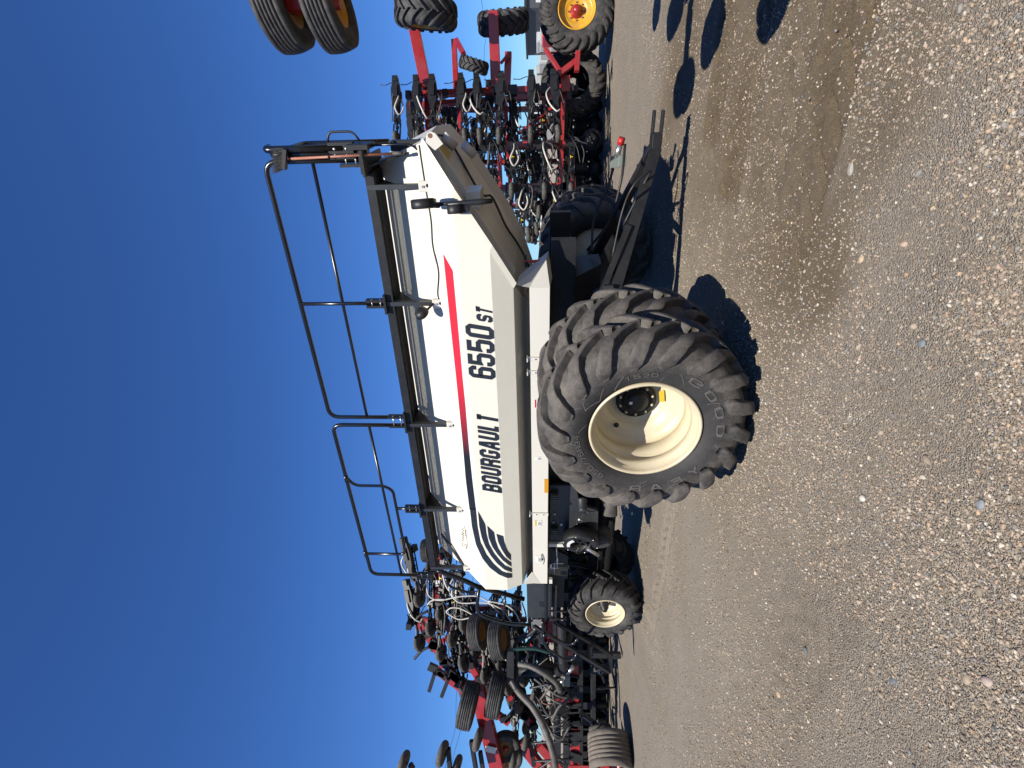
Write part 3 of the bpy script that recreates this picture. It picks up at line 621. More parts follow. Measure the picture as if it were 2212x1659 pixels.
# lettering ----------------------------------------------------------------------------
def text_on(text, bl, tl, br, tr_, name, **kw):
    c = [on_tank(*p) for p in (bl, tl, br, tr_)]
    def place(u, v):
        a = Vector(c[0]).lerp(Vector(c[2]), u); b = Vector(c[1]).lerp(Vector(c[3]), u); q = a.lerp(b, v); return surf(q.x, q.y, .005)
    letters(lambda b: b.build('letter', 'ink', cart), text, place, **kw)
text_on('BOURGAULT', z3(2147, 945), z3(1935, 908), z3(2103, 105), z3(1868, 62), 'lettering', thick_x=.175, thick_y=.10, gap=.12, widths={'T': .95, 'L': .82, 'A': 1.05})
text_on('6550', z2(2078, 1372), z2(1790, 1335), z2(2055, 800), z2(1745, 748), 'lettering', thick_x=.165, thick_y=.085, gap=.10)
text_on('ST', z2(2046, 752), z2(1872, 720), z2(2040, 595), z2(1858, 552), 'lettering', thick_x=.15, thick_y=.12, gap=.14)
# handwritten mark near the front of the roof panel
sg = MB()
for pl in ([z3(1725, 1480), z3(1712, 1510), z3(1735, 1520), z3(1752, 1500), z3(1762, 1520), z3(1755, 1548), z3(1770, 1530), z3(1765, 1440), z3(1745, 1330), z3(1740, 1300)],
           [z3(1722, 1470), z3(1712, 1460), z3(1735, 1452), z3(1718, 1438), z3(1735, 1428), z3(1718, 1415), z3(1736, 1405), z3(1706, 1392), z3(1738, 1385), z3(1710, 1372), z3(1736, 1355), z3(1716, 1340), z3(1730, 1325)],
           [z3(1758, 1415), z3(1750, 1405), z3(1760, 1395), z3(1750, 1385), z3(1760, 1370), z3(1752, 1345)]):
    sg.tube(bez([surf(*on_tank(*p), .003) for p in pl], 4), .0035, 4)
sg.build('signature', 'ink', cart)

# --- frame rail under the tank --------------------------------------------------------
YB = 1.84
CL_ = loc(CAM)
def bX(X): k = (YB - CL_.y) / (2.0 - CL_.y); return CL_.x + (X - CL_.x) * k
XA, XB = bX(-4.58), bX(.55)
fr_ = MB(); fr_.box(((XA + XB) / 2, YB + .11, 1.82), (XB - XA, .22, .225)); fr_.build('frame_rail', 'white', cart, bevel=.004)
MB().box(((XA - .3) / 2, 2 * YC - YB - .11, 1.82), (-.3 - XA, .22, .225)).build('frame_rail', 'white', cart, bevel=.004)
MB().box(((XA + XB) / 2, YB + .08, 1.942), (XB - XA - .06, .12, .012)).build('seal_strip', 'black', cart)
MB().prism([(XB, YB, 1.71), (XB, YB, 1.935), (.66, 1.80, 2.08), (.84, 2.1, 1.75)], (.02, .25, -.03)).build('corner_gusset', 'white', cart)
MB().prism([(-4.31, 1.78, 2.09), (XA + .02, 1.838, 1.82), (-4.1, 1.838, 1.945)], (0, .01, .004)).build('corner_gusset', 'white', cart)
for X in (bX(-.36), bX(-.55), bX(-2.98)):                          # clamps on the rail
    c = MB().box((X, YB - .012, 1.835), (.045, .02, .26)); c.box((X, YB - .01, 1.97), (.05, .08, .012)); co_ = c.build('rail_clamp', 'white', cart)
    for dz in (-.06, .04): MB().cyl((X, YB - .022, 1.835 + dz), (X, YB - .034, 1.835 + dz), .008, 8).build('bolt', 'steel', co_)
def sticker(X, Z, w, h, m='sticker', Y=YB - .004, bars=True, head=None):
    X = bX(X); o = MB().box((X, Y, Z), (w, .004, h)).build('sticker', m, cart)
    if head: MB().box((X, Y - .003, Z + h * .36), (w * .96, .003, h * .24)).build('sticker_band', head, o)
    if bars:
        b = MB()
        for k in range(3): b.box((X + random.uniform(-.1, .1) * w, Y - .003, Z - h * (.05 + .15 * k)), (w * .6, .002, h * .05))
        b.build('print', 'grey', o)
sticker(-1.02, 1.85, .12, .075, head='redink'); sticker(-1.93, 1.85, .055, .07); sticker(-3.18, 1.85, .11, .10, head='yellowink')
sticker(-3.98, 1.85, .14, .085); MB().box((bX(-2.43), YB - .004, 1.735), (.25, .008, .055)).build('reflector', 'amber', cart)
sq = MB(); sq.tube(bez([(bX(-4.10), YB - .004, 1.775), (bX(-3.98), YB - .004, 1.76), (bX(-3.86), YB - .004, 1.79), (bX(-3.90), YB - .004, 1.80), (bX(-3.99), YB - .004, 1.775), (bX(-3.96), YB - .004, 1.81), (bX(-4.02), YB - .004, 1.78)], 5), .004, 4); sq.build('signature', 'ink', cart)

# --- rear end of the tank ------------------------------------------------------------
def rear(i, Yf, out=0.0): # point on the near half of the rear end at level fraction i
    k = int(min(4, i)); t = i - k; a = nr[k].lerp(nr[k + 1], t); b = cr_[k].lerp(cr_[k + 1], t); p = a.lerp(b, Yf); return p + Vector((out, 0, -out * .6))
fl_ = MB()
for a, b in ((1, 2), (2, 3), (3, 4)):                  # bright edge flange along the sloping rear corner
    fl_.hexa([nr[a] + Vector((-.01, -.008, 0)), nr[a] + Vector((.045, -.008, -.03)), nr[a] + Vector((.045, .012, -.03)), nr[a] + Vector((-.01, .012, 0)),
              nr[b] + Vector((-.01, -.008, 0)), nr[b] + Vector((.045, -.008, -.03)), nr[b] + Vector((.045, .012, -.03)), nr[b] + Vector((-.01, .012, 0))])
fl_.build('edge_flange', 'cream', cart)
e0 = onY(*zA(720, 330), 1.92)                          # lifting ear with its hole
ear = MB(); pe = [onY(*zA(*p), 1.92) for p in ((700, 300), (735, 290), (775, 308), (820, 370), (850, 410), (770, 475), (735, 445), (680, 395), (680, 340))]
hole = [e0 + Vector((math.cos(a) * .022, 0, math.sin(a) * .022)) for a in [k * math.pi / 6 for k in range(12)]]
ear.prism(pe, (0, .03, 0)); ear_o = ear.build('lifting_ear', 'white', cart, bevel=.003)
MB().cyl(e0 + Vector((0, -.004, 0)), e0 + Vector((0, .034, 0)), .022, 14).build('pin_hole', 'rust', ear_o)
for (p, q) in (((850, 330), (935, 345)), ((1045, 415), (1120, 430))):
    a = onY(*zA(*p), 2.7); b = onY(*zA(*q), 2.7); MB().cyl(a + Vector((0, 0, 0)), b + Vector((-.10, .05, -.02)), .05, 16).build('stub_tube', 'white', cart)
rb = MB()                                              # stiffener channel on the rear slope
for (i0, i1, y0, y1) in ((1.1, 2.6, .12, .18), (2.75, 3.9, .2, .26)):
    rb.hexa([rear(i0, y0, .0), rear(i0, y1, .0), rear(i0, y1, .06), rear(i0, y0, .06), rear(i1, y0, .0), rear(i1, y1, .0), rear(i1, y1, .06), rear(i1, y0, .06)])
rb.build('stiffener', 'cream', cart)
ys_ = MB(); ys_.hexa([rear(3.35, .40, .004), rear(3.35, .62, .004), rear(3.35, .62, .010), rear(3.35, .40, .010), rear(3.85, .40, .004), rear(3.85, .62, .004), rear(3.85, .62, .010), rear(3.85, .40, .010)])
ys_.build('warning_sticker', 'dullyellow', cart)
bx_ = MB(); a = rear(2.55, .32); bx_.box(a + Vector((.06, 0, -.02)), (.18, .34, .16)); bx_.build('bracket_box', 'cream', cart, bevel=.005)
# the black crossed arm with two work lamps on the rear corner
pA = [zA(1325, 960), zA(1200, 970), zA(1000, 985), zA(880, 985), zA(790, 1000)]
arm = MB(); arm.tube([onY(*p, 1.62) for p in pA], [.022, .03, .026, .02, .02], 8); arm.build('lamp_arm', 'black', cart)
def lamp(p0, p1, r, Y, par=None):
    a = onY(*zA(*p0), Y); b = onY(*zA(*p1), Y); o = MB()
    c = (a + b) / 2; hgt = (a - b).length; o.lathe([(-.05, .0), (-.05, r * .9), (-.04, r), (.035, r), (.04, r * .85), (.04, 0)], 24, c, (1, .22, .05)); q = o.build('work_lamp', 'black', cart)
    MB().lathe([(.041, 0), (.041, r * .84), (.045, r * .84), (.046, 0)], 24, c, (1, .22, .05)).build('lens', 'lens', q)
    return q
lamp((560, 985), (760, 985), .125, 1.60); lamp((895, 1035), (1040, 1035), .085, 1.62)
kn = MB(); kn.box(onY(*zA(790, 1000), 1.62), (.05, .05, .05)); kn.box(onY(*zA(1060, 1045), 1.62), (.05, .05, .07)); kn.build('lamp_clamp', 'black', cart)
# cable along the roof panel, black hose down the rear slope
cb = MB(); cb.tube(bez([surf(*on_tank(*p), .008) for p in (zA(620, 420), zA(640, 560), zA(690, 880), zA(735, 1150), zA(750, 1380), zA(790, 1560), z2(1420, 0), z2(1462, 200), z2(1452, 420), z2(1465, 490))], 6), .007, 6)
cb.build('cable', 'hose_black', cart)
hh = MB(); hh.tube(bez([rear(3.9, .55, .02), rear(3.5, .8, .03), rear(2.5, .55, .04), rear(2.2, .75, .05), rear(1.6, .7, .03), rear(1.1, .75, .03), rear(.6, .7, .05), rear(.1, .6, .05)], 6), .014, 6); hh.build('rear_hose', 'hose_black', cart)
wd = MB(); a = onY(*zA(1605, 1545), 2.2); b = onY(*zA(1855, 1555), 2.2)
wd.hexa([a + Vector((0, 0, .006)), a + Vector((0, .01, .006)), a + Vector((0, .01, -.006)), a + Vector((0, 0, -.006)), b + Vector((.04, 0, 0)), b + Vector((.04, .01, 0)), b + Vector((-.04, .01, -.0)), b + Vector((-.04, 0, -.0))])
wd.build('red_wedge', 'redpaint', cart)
MB().bar(onY(*zA(1640, 1480), 2.3), onY(*zA(1650, 1600), 2.3), .03, .03).build('wedge_holder', 'grey', cart)

# --- walkway and railing --------------------------------------------------------------
ZD = 3.53; XL, XR = -4.30, 1.80
def deck(y_out, sgn):
    MB().box(((XL + XR) / 2, y_out, ZD + .035), (XR - XL, .025, .09)).build('deck_edge', 'black', cart)
    b = MB()
    for k in range(2): b.box(((XL + XR) / 2, y_out + sgn * (.09 + .16 * k), ZD + .01), (XR - XL, .012, .035))
    X = XL + .02
    while X < XR: b.box((X, y_out + sgn * .17, ZD + .012), (.0145, .29, .012)); X += .020
    b.build('walkway_grating', 'black', cart)
    MB().box(((XL + XR) / 2, y_out + sgn * .33, ZD + .02), (XR - XL, .03, .06)).build('deck_beam', 'black', cart)
deck(2.0, 1); deck(4.0, -1)
YR = 2.0; RT, RM = 4.63, 4.125
POST = [1.665, .375, -1.36, -2.92, -4.22]
for i, X in enumerate(POST):                           # posts from the deck down to white lugs on the tank side
    MB().bar((X, YR, 3.02), (X, YR, 3.60), .055, .05).build('deck_post', 'grey', cart)
    lg = MB().box((X, YR - .012, 2.995), (.11, .045, .13)).build('post_lug', 'white', cart, bevel=.006)
    MB().cyl((X, YR - .03, 3.015), (X, YR - .046, 3.015), .013, 10).build('bolt', 'steel', lg)
    MB().cyl((X + .01, YR - .03, 2.965), (X + .01, YR - .038, 2.965), .018, 10).build('slot', 'black', lg)
    if i < 4: MB().prism([(X, YR + .03, 3.60), (X, YR + .36, 3.53), (X, YR + .03, 3.28)], (.012, 0, 0)).build('gusset', 'black', cart)
    else: MB().bar((X - .02, YR + .02, 3.05), (X + .5, YR + .25, 3.42), .03, .03).build('brace', 'grey', cart)
def socket(X, w=.10, z0=3.62, z1=3.84):
    s_ = MB()
    for dx in (-w / 2, w / 2): s_.box((X + dx, YR, (z0 + z1) / 2), (.03, .07, z1 - z0))
    s_.box((X, YR, 3.61), (w + .16, .13, .025)); q = s_.build('rail_socket', 'black', cart)
    for dz in (.05, .15): MB().cyl((X - w / 2 - .02, YR - .02, z0 + dz), (X + w / 2 + .02, YR - .02, z0 + dz), .009, 8).build('socket_bolt', 'steel', q)
def rail(pts, r=.021, rad=.14, name='handrail'): return MB().tube(fillet([(p[0], YR, p[1]) for p in pts], rad, 7), r, 10).build(name, 'gloss', cart)
rail([(1.93, 3.62), (1.93, RT), (-1.245, RT), (-1.245, 3.62)], .027)
rail([(1.93, RM), (-1.245, RM)], .019, name='mid_rail')
rail([(.378, RT), (.378, 3.62)], .022, name='rail_post')
rail([(-1.375, 3.62), (-1.375, RT), (-4.43, RT - .01), (-4.43, 3.62)], .027)
rail([(-1.375, RM), (-4.43, RM - .01)], .019, name='mid_rail')
gate = rail([(-2.30, RT), (-2.47, RT - .10), (-2.47, 4.09), (-2.56, 3.975), (-3.93, 3.975), (-3.93, RT - .02)], .022, .12, 'gate_rail')
rail([(-2.92, 3.975), (-2.92, 3.62)], .022, name='rail_post')
for X in (-2.33, -3.93):
    MB().cyl((X - .06, YR, RT - .002), (X + .06, YR, RT - .002), .031, 12).build('rail_sleeve', 'gloss', cart)
socket(.378, .07); socket(-1.31, .15); socket(-2.92, .08); socket(-4.43, .06); socket(1.93, .10)
# end hoop of the railing across the back of the deck, with its clamp block
def P3(pts, r, rad=.1, m='gloss', name='end_rail', n=10): return MB().tube(fillet(pts, rad, 6), r, n).build(name, m, cart)
P3([(1.99, 2.03, 3.55), (1.99, 2.03, 4.56), (1.99, 2.9, 4.56), (1.99, 2.9, 3.55)], .034)
P3([(2.045, 1.99, 3.78), (2.045, 1.99, 4.58), (2.05, 2.12, 4.60)], .036)
cbk = MB(); cbk.box((2.02, 2.0, 3.80), (.16, .07, .26)); cbk.box((1.93, 2.02, 3.58), (.30, .26, .03)); cbk.box((2.06, 2.0, 3.60), (.05, .28, .22)); cbk.build('clamp_block', 'black', cart, bevel=.004)
for dx in (0, .06):
    for dz in (-.06, .06): MB().lathe([(-.012, 0), (-.012, .014), (0, .014), (0, .007), (-.004, .0)], 12, (1.98 + dx, 1.962, 3.80 + dz), (0, 1, 0)).build('bolt', 'steel', cart)
P3([(2.06, 2.0, 3.58), (2.06, 2.02, 3.10), (1.98, 2.05, 3.02)], .011, .05, 'gloss', 'hinge_rod', 6)
P3([(2.10, 2.0, 3.93), (2.19, 2.0, 3.90), (2.19, 2.0, 3.66), (2.10, 2.0, 3.60)], .012, .08, 'hose_black', 'hose_loop', 6)
ep = MB(); ep.prism([(1.84, 2.0, 3.60), (1.84, 2.42, 3.56), (1.90, 2.42, 3.30), (1.96, 2.1, 3.16)], (.02, 0, 0)); ep.prism([(1.70, 2.05, 3.60), (1.96, 2.05, 3.60), (1.96, 2.6, 3.60), (1.70, 2.6, 3.60)], (0, 0, -.02)); ep.build('deck_end_plate', 'black', cart)
s2 = MB(); s2.box((2.02, 2.3, 3.22), (.10, .10, .30)); s2.build('hinge_block', 'black', cart)
# small work lamp on the second post, arm and cable
c = onY(*z2(1270, 640), 1.86); o_ = MB().lathe([(-.05, 0), (-.05, .03), (-.035, .07), (.02, .085), (.03, .08), (.03, 0)], 24, c, (-.7, .35, -.35)).build('work_lamp', 'black', cart)
MB().lathe([(.031, 0), (.031, .075), (.034, 0)], 20, c, (-.7, .35, -.35)).build('lens', 'lens', o_)
MB().tube([c + Vector((.02, .03, .0)), onY(*z2(1330, 610), 1.9), onY(*z2(1400, 540), 1.97)], .014, 8).build('lamp_arm', 'black', cart)
# ================================================================== cart wheels
big_t = lug_tyre(.925, .57, .470, 18, .070).mesh('tyre'); big_t.materials.append(M['tyre_big'])
HUBY = .54
big_r = dish_rim(.475, .66, HUBY + .02, .13).mesh('rim'); big_r.materials.append(M['rim'])
def hub_meshes(hy, rf, nb):
    a = MB(); a.lathe([(hy + .012, rf * .62), (hy - .015, rf * .62), (hy - .018, rf), (hy + .012, rf)], 32, closed=True)
    a.lathe([(hy, rf * .60), (hy - .05, rf * .58), (hy - .075, rf * .50), (hy - .085, rf * .30), (hy - .085, 0)], 28)
    h = a.mesh('hub'); h.materials.append(M['black'])
    b = MB(); b.lathe([(-.022, 0), (-.022, .010), (-.014, .013), (0, .013)], 8); b = b.mesh('bolt'); b.materials.append(M['rim'])
    return h, b
hub_m, bolt_m = hub_meshes(HUBY, .185, 10)
def big_wheel(Y, sgn, phase, bolts=True):
    w = bpy.data.objects.new('dual_wheel', None); COL.objects.link(w); w.parent = cart
    w.matrix_local = Matrix.Translation((0, Y, .92)) @ Matrix.Rotation(0 if sgn > 0 else math.pi, 4, 'Z') @ Matrix.Rotation(phase, 4, 'Y')
    link_part('tyre', big_t, w); link_part('rim', big_r, w); link_part('hub', hub_m, w)
    if bolts:
        for k in range(10):
            a = 2 * math.pi * k / 10 + .2; link_part('bolt', bolt_m, w, Matrix.Translation((math.cos(a) * .152, HUBY - .018, math.sin(a) * .152)))
    return w
w1 = big_wheel(0.0, 1, .16); big_wheel(.65, 1, .05, False); big_wheel(2 * YC, -1, .4, False); big_wheel(2 * YC - .65, -1, .1, False)
ph0 = .16; inv = Matrix.Rotation(-ph0, 4, 'Y')
# decals inside the near rim and the dark valve hole
def on_rim(x, y, Y): return inv @ (onY(x, y, Y) - Vector((0, 0, .92)))
rr4 = zoom(1900, 1000, 1200)
pv = on_rim(*rr4(972, 1243), HUBY - .10); MB().lathe([(-.004, 0), (-.004, .024), (.01, .024)], 16, pv, (0, 1, 0)).build('valve_hole', 'black', w1)
st_ = MB(); q = [rr4(1280, 1000), rr4(1318, 990), rr4(1322, 1075), rr4(1285, 1072)]; st_.prism([on_rim(*p, HUBY - .045) for p in q], (0, .003, 0)); st_.build('warning_sticker', 'yellowink', w1)
pq = on_rim(*rr4(1076, 1083), HUBY - .09); MB().box(pq, (.028, .003, .028), inv.to_3x3()).build('hub_sticker', 'sticker', w1)
# raised sidewall lettering
def sidewall(text, a0, a1, rin, rout, tx=.12, ty=.10, gap=.35, m='tyre', outline=False):
    def yy(r):     # sidewall face depth at radius
        half = [(.046, .49), (.017, .51), (.0, .63), (.010, .72)]; hp = [(h[1], h[0]) for h in half]
        return interp(hp, min(max(r, .491), .719)) - .006
    def place(u, v):
        r = rin + (rout - rin) * v; a = a0 + (a1 - a0) * u; return inv @ Vector((r * math.cos(a), yy(r), r * math.sin(a)))
    letters(lambda b: b.build('raised_letter', m, w1), text, place, thick_x=tx, thick_y=ty, gap=gap)
M['scuff'] = mat('pale rubber scuff', (.16, .15, .14), .8)
M['tyre_mark'] = mat('worn raised rubber', (.075, .071, .066), .7, var=.3, scale=30, spec=.3)

sidewall('GOOD', R(-28), R(-92), .645, .580, m='tyre_mark', tx=.10, ty=.09, gap=.55)
sidewall('YEAR', R(-126), R(-188), .645, .580, m='tyre_mark', tx=.10, ty=.09, gap=.75)
sidewall('650/75R34', R(145), R(92), .56, .605, m='tyre_mark', tx=.10, ty=.08, gap=.3)
sidewall('1520', R(22), R(-4), .56, .60, m='tyre_mark', tx=.10, ty=.08, gap=.3)
# pale scuffs across the sidewall
gs = random.Random(5)
for k in range(16):
    a0 = gs.uniform(0, 6.28); r0 = gs.uniform(.50, .62); r1 = r0 + gs.uniform(.05, .12); a1 = a0 + gs.choice((-1, 1)) * gs.uniform(.02, .32)
    def sw(r, a): 
        hp = [(.49, .046), (.51, .017), (.63, .0), (.72, .010)]; return Vector((r * math.cos(a), interp(hp, min(max(r, .491), .732)) - .003, r * math.sin(a)))
    P_ = [sw(r0 + (r1 - r0) * t / 6, a0 + (a1 - a0) * t / 6) for t in range(7)]; tn = (P_[-1] - P_[0]).normalized().cross(Vector((0, 1, 0))) * gs.uniform(.0008, .0016)
    MB().add([p + tn for p in P_] + [p - tn for p in P_], [(i, i + 1, i + 8, i + 7) for i in range(6)]).build('scuff', 'scuff', w1, normals=False)
# axles
MB().box((0, YC, .92), (.26, 2 * YC - 1.4, .26)).build('axle_beam', 'black', cart)
for s_ in (0, 1):
    Y = .95 if s_ == 0 else 2 * YC - .95
    MB().cyl((0, .5 if s_ == 0 else 2 * YC - .5, .92), (0, Y, .92), .12, 20).build('dual_spacer', 'black', cart)
# --- front caster wheels
FX, FY = -5.70, 2.22
st_t = lug_tyre(.668, .52, .345, 18, .045).mesh('tyre'); st_t.materials.append(M['tyre'])
st_r = dish_rim(.350, .52, .30, .09, 48, .016).mesh('rim'); st_r.materials.append(M['rim'])
sh = MB(); sh.lathe([(.30, .12), (.27, .12), (.26, .085), (.16, .075), (.15, .05), (.10, .045), (.095, 0)], 24); sh = sh.mesh('hub'); sh.materials.append(M['black'])
for (Y, ya, ph) in ((FY, R(4), .1), (2 * YC - FY, R(184), .3)):
    w = bpy.data.objects.new('caster_wheel', None); COL.objects.link(w); w.parent = cart
    w.matrix_local = Matrix.Translation((FX, Y, .665)) @ Matrix.Rotation(ya, 4, 'Z') @ Matrix.Rotation(ph, 4, 'Y')
    link_part('tyre', st_t, w); link_part('rim', st_r, w); link_part('hub', sh, w)
    for k in range(8):
        a = k * math.pi / 4; MB().cyl((math.cos(a) * .1, .26, math.sin(a) * .1), (math.cos(a) * .1, .235, math.sin(a) * .1), .011, 8).build('bolt', 'steel', w)
    Yi = Y + (.6 if Y < YC else -.6)
    MB().tube(fillet([(FX + .25, Yi, 1.45), (FX + .2, Yi, 1.05), (FX, Yi, .67), (FX, Y + (.3 if Y < YC else -.3), .67)], .2), .06, 10).build('caster_fork', 'black', cart)
MB().box((FX + .25, YC, 1.42), (.22, 1.2, .20)).build('front_beam', 'black', cart)

# --- chassis, undercarriage
ch = MB()
for Y in (2.35, 2 * YC - 2.35): ch.box((-2.3, Y, 1.55), (6.6, .12, .28))
for X in (.6, -1.2, -3.0, -4.8): ch.box((X, YC, 1.5), (.14, 1.4, .2))
ch.build('chassis', 'black', cart)
for (x0, x1) in ((-.2, 1.0), (-1.9, -.5), (-3.1, -2.0), (-4.2, -3.2)):           # hopper bottoms
    xm = (x0 + x1) / 2; h = MB(); h.hexa([(xm - .15, YC - .2, 1.05), (xm + .15, YC - .2, 1.05), (xm + .15, YC + .2, 1.05), (xm - .15, YC + .2, 1.05),
        (x0, 2.25, 1.92), (min(x1, .3) if x1 > .5 else x1, 2.25, 1.92), (min(x1, .3) if x1 > .5 else x1, 2 * YC - 2.25, 1.92), (x0, 2 * YC - 2.25, 1.92)]); h.build('hopper', 'black', cart)
for (Y, z) in ((2.75, .62), (2.75, .76), (2.75, .90), (3.15, .62), (3.15, .76), (3.15, .90), (3.55, .66), (3.55, .82)):
    MB().tube([(-5.2, Y, z), (-2.5, Y, z), (-.25, Y, z)], .062, 12).build('seed_tube', 'matte', cart)
MB().box((-2.6, 3.75, 1.05), (4.6, .10, .75)).build('shade_panel', 'matte', cart)  # added black sheet standing in for the deep shade under the tank
def onb(x, y, Y=2.12): return onY(*r5(x, y), Y)
p = onb(715, 60); q = onb(1280, 520)
X0, X1 = onb(900, 0).x, onb(900, 560).x
MB().prism([onb(680, -120), onb(680, 560), onb(880, 560), onb(1270, 420), onb(1270, 190), onb(1060, 130), onb(1000, -120)], (0, .06, 0)).build('meter_panel', 'grey', cart, bevel=.004)
MB().prism([onb(1065, 270), onb(1110, 200), onb(1280, 190), onb(1275, 430), onb(1150, 400)], (0, -.02, 0)).build('meter_cover', 'grey', cart, bevel=.003)
for (x, y, r) in ((740, 237, .011), (1110, 218, .010), (1145, 212, .010), (1080, 322, .010), (1018, 366, .009), (725, 340, .009)):
    c = onb(x, y, 2.09); MB().cyl(c, c + Vector((0, .02, 0)), r, 10).build('bolt', 'steel', cart)
for (x, y) in ((1042, 303), (822, 366)): c = onb(x, y, 2.10); MB().box(c, (.035, .006, .03)).build('sticker', 'sticker', cart)
c = onb(1090, 160, 2.02); MB().lathe([(-.06, 0), (-.06, .055), (-.045, .062), (.1, .062), (.11, .075), (.13, .075)], 24, c, (.28, .95, 0)).build('meter_cap', 'grey', cart)
for yv in (0, 435):
    c = onb(735, yv + 5, 2.08); bx = MB(); bx.box(c, (.13, .06, .11)); bo = bx.build('valve_block', 'grey', cart, bevel=.004)
    for k in range(3): MB().box(c + Vector((-.042 + .04 * k, -.04, -.005)), (.026, .03, .08)).build('switch', 'hose_grey', bo)
# blower fan: open housing with bright arc
c = onb(1060, 600, 1.90); ax = Vector((.28, .95, -.05))
fan = MB(); fan.lathe([(.14, .0), (.14, .26), (-.02, .27), (-.03, .255), (-.03, .18), (.05, .16)], 36, c, ax); fan_o = fan.build('fan_housing', 'black', cart)
fm = frame_mat(c, ax)
fa = MB()
for k in range(9):
    a0, a1 = R(35 + 8 * k), R(35 + 8 * (k + 1))
    P = lambda r, a, y: fm @ Vector((r * math.cos(a), y, r * math.sin(a)))
    fa.hexa([P(.16, a0, -.045), P(.205, a0, -.045), P(.205, a1, -.045), P(.16, a1, -.045), P(.16, a0, -.035), P(.205, a0, -.035), P(.205, a1, -.035), P(.16, a1, -.035)])
fa.build('fan_decal', 'sticker', fan_o)
fb = MB()
for k in range(8): a = k * math.pi / 4; fb.box(fm @ Vector((math.cos(a) * .10, .05, math.sin(a) * .10)), (.13, .02, .04), fm.to_3x3() @ Matrix.Rotation(-a, 3, 'Y'))
fb.build('fan_blade', 'black', fan_o)
MB().tube([fm @ Vector((-.02, -.06, -.1)), fm @ Vector((-.22, -.07, -.28))], .028, 12).build('hydraulic_cylinder', 'steel', fan_o)
MB().tube(bez([fm @ Vector((.05, -.08, .02)), fm @ Vector((-.05, -.12, .06)), fm @ Vector((-.15, -.08, .0)), fm @ Vector((-.2, -.02, -.1))], 6), .012, 6).build('fan_hose', 'hose_black', fan_o)
for k in range(6):
    a = k * math.pi / 3 + .3; d_ = fm @ Vector((math.cos(a) * .262, -.035, math.sin(a) * .262)); MB().cyl(d_, d_ - ax.normalized() * -.02, .009, 8).build('bolt', 'steel', fan_o)
c = onb(1330, 590, 2.15); MB().lathe([(-.04, .0), (-.04, .10), (-.03, .14), (.0, .17), (.05, .175), (.09, .16), (.12, .175), (.2, .17), (.25, 0)], 32, c, (.3, .95, .1)).build('air_filter', 'tyre_dark', cart)
hp_ = [onb(590, 565, 1.98), onb(640, 565, 1.98), onb(720, 585, 1.98), onb(880, 590, 1.98)]
MB().bar(onb(665, 612, 1.99), onb(880, 612, 1.99), .05, .06).build('panel_bracket', 'cream', cart)
tr_ = MB()                                             # shiny tap assembly below the rail
for a, b, r in (((760, 650), (770, 820), .011), ((690, 850), (690, 915), .022), ((735, 840), (735, 990), .008), ((700, 850), (850, 850), .008), ((665, 905), (790, 905), .012), ((770, 770), (770, 900), .016)):
    tr_.cyl(onb(*a, 2.02), onb(*b, 2.02), r, 8)
tr_.build('hydraulic_tap', 'steel', cart)
MB().prism([onb(655, 640, 2.25), onb(655, 1060, 2.25), onb(900, 1040, 2.25), onb(905, 760, 2.25)], (0, .05, 0)).build('side_plate', 'black', cart)  # black stands in for the shade on this brown underside plate
MB().box(onb(690, 1060, 2.06), (.10, .05, .05)).build('plate_foot', 'white', cart)
MB().lathe([(0, 0), (0, .11), (.5, .11), (.5, 0)], 20, onb(1430, 250, 2.2), (.8, .5, 0)).build('air_manifold', 'hose_grey', cart)
# black bin at the front and its slatted bracket
c0 = onY(*g1(1900, 640), 2.05)
bb = MB(); bb.box((-5.12, 2.30, 1.84), (.92, .5, .42)); bb.build('control_box', 'grey', cart, bevel=.012)
for dz in (-.03, -.12, -.21): MB().box((-5.12, 2.03, 1.72 + dz + .05), (.96, .03, .03)).build('box_strap', 'black', cart)
for dx in (-.33, -.12): MB().box((-5.2 + dx, 2.02, 1.52), (.025, .03, .30)).build('box_bracket', 'black', cart)
MB().prism([(-4.98 + .06 - .2, 2.046, 1.84), (-4.98 - .08 - .2, 2.046, 1.84), (-4.98 - .08 - .2, 2.046, 1.76), (-4.98 + .06 - .2, 2.046, 1.76)], (0, -.002, 0)).build('box_label', 'black', cart)
# front platform handrails
def fp(x, y, Y): return onY(*g1(x, y), Y)
def ftube(pts, r, name='front_handrail', m='gloss', rad=.12): return MB().tube(fillet(pts, rad, 6), r, 10).build(name, m, cart)
ftube([fp(520, 230, 2.2), fp(640, 290, 2.2), fp(900, 380, 2.2), fp(1100, 480, 2.2), fp(1780, 660, 2.3)], .042, 'ladder_pipe', rad=.2)
ftube([fp(650, 360, 2.5), fp(700, 480, 2.5), fp(1000, 570, 2.5), fp(1105, 570, 2.5), fp(1130, 500, 2.5)], .022, rad=.1)
ftube([fp(1130, 500, 2.1), fp(1090, 820, 2.1), fp(1180, 910, 2.1), fp(1560, 1025, 2.1), fp(1890, 1035, 2.1)], .030, rad=.25)
ftube([fp(1510, 540, 2.3), fp(1485, 1000, 2.12)], .020)
MB().box(fp(1985, 1030, 2.2), (.10, .14, .16)).build('front_block', 'white', cart, bevel=.005)
MB().box((-5.75, 2.7, 1.56), (1.3, .9, .06)).build('front_platform', 'black', cart)
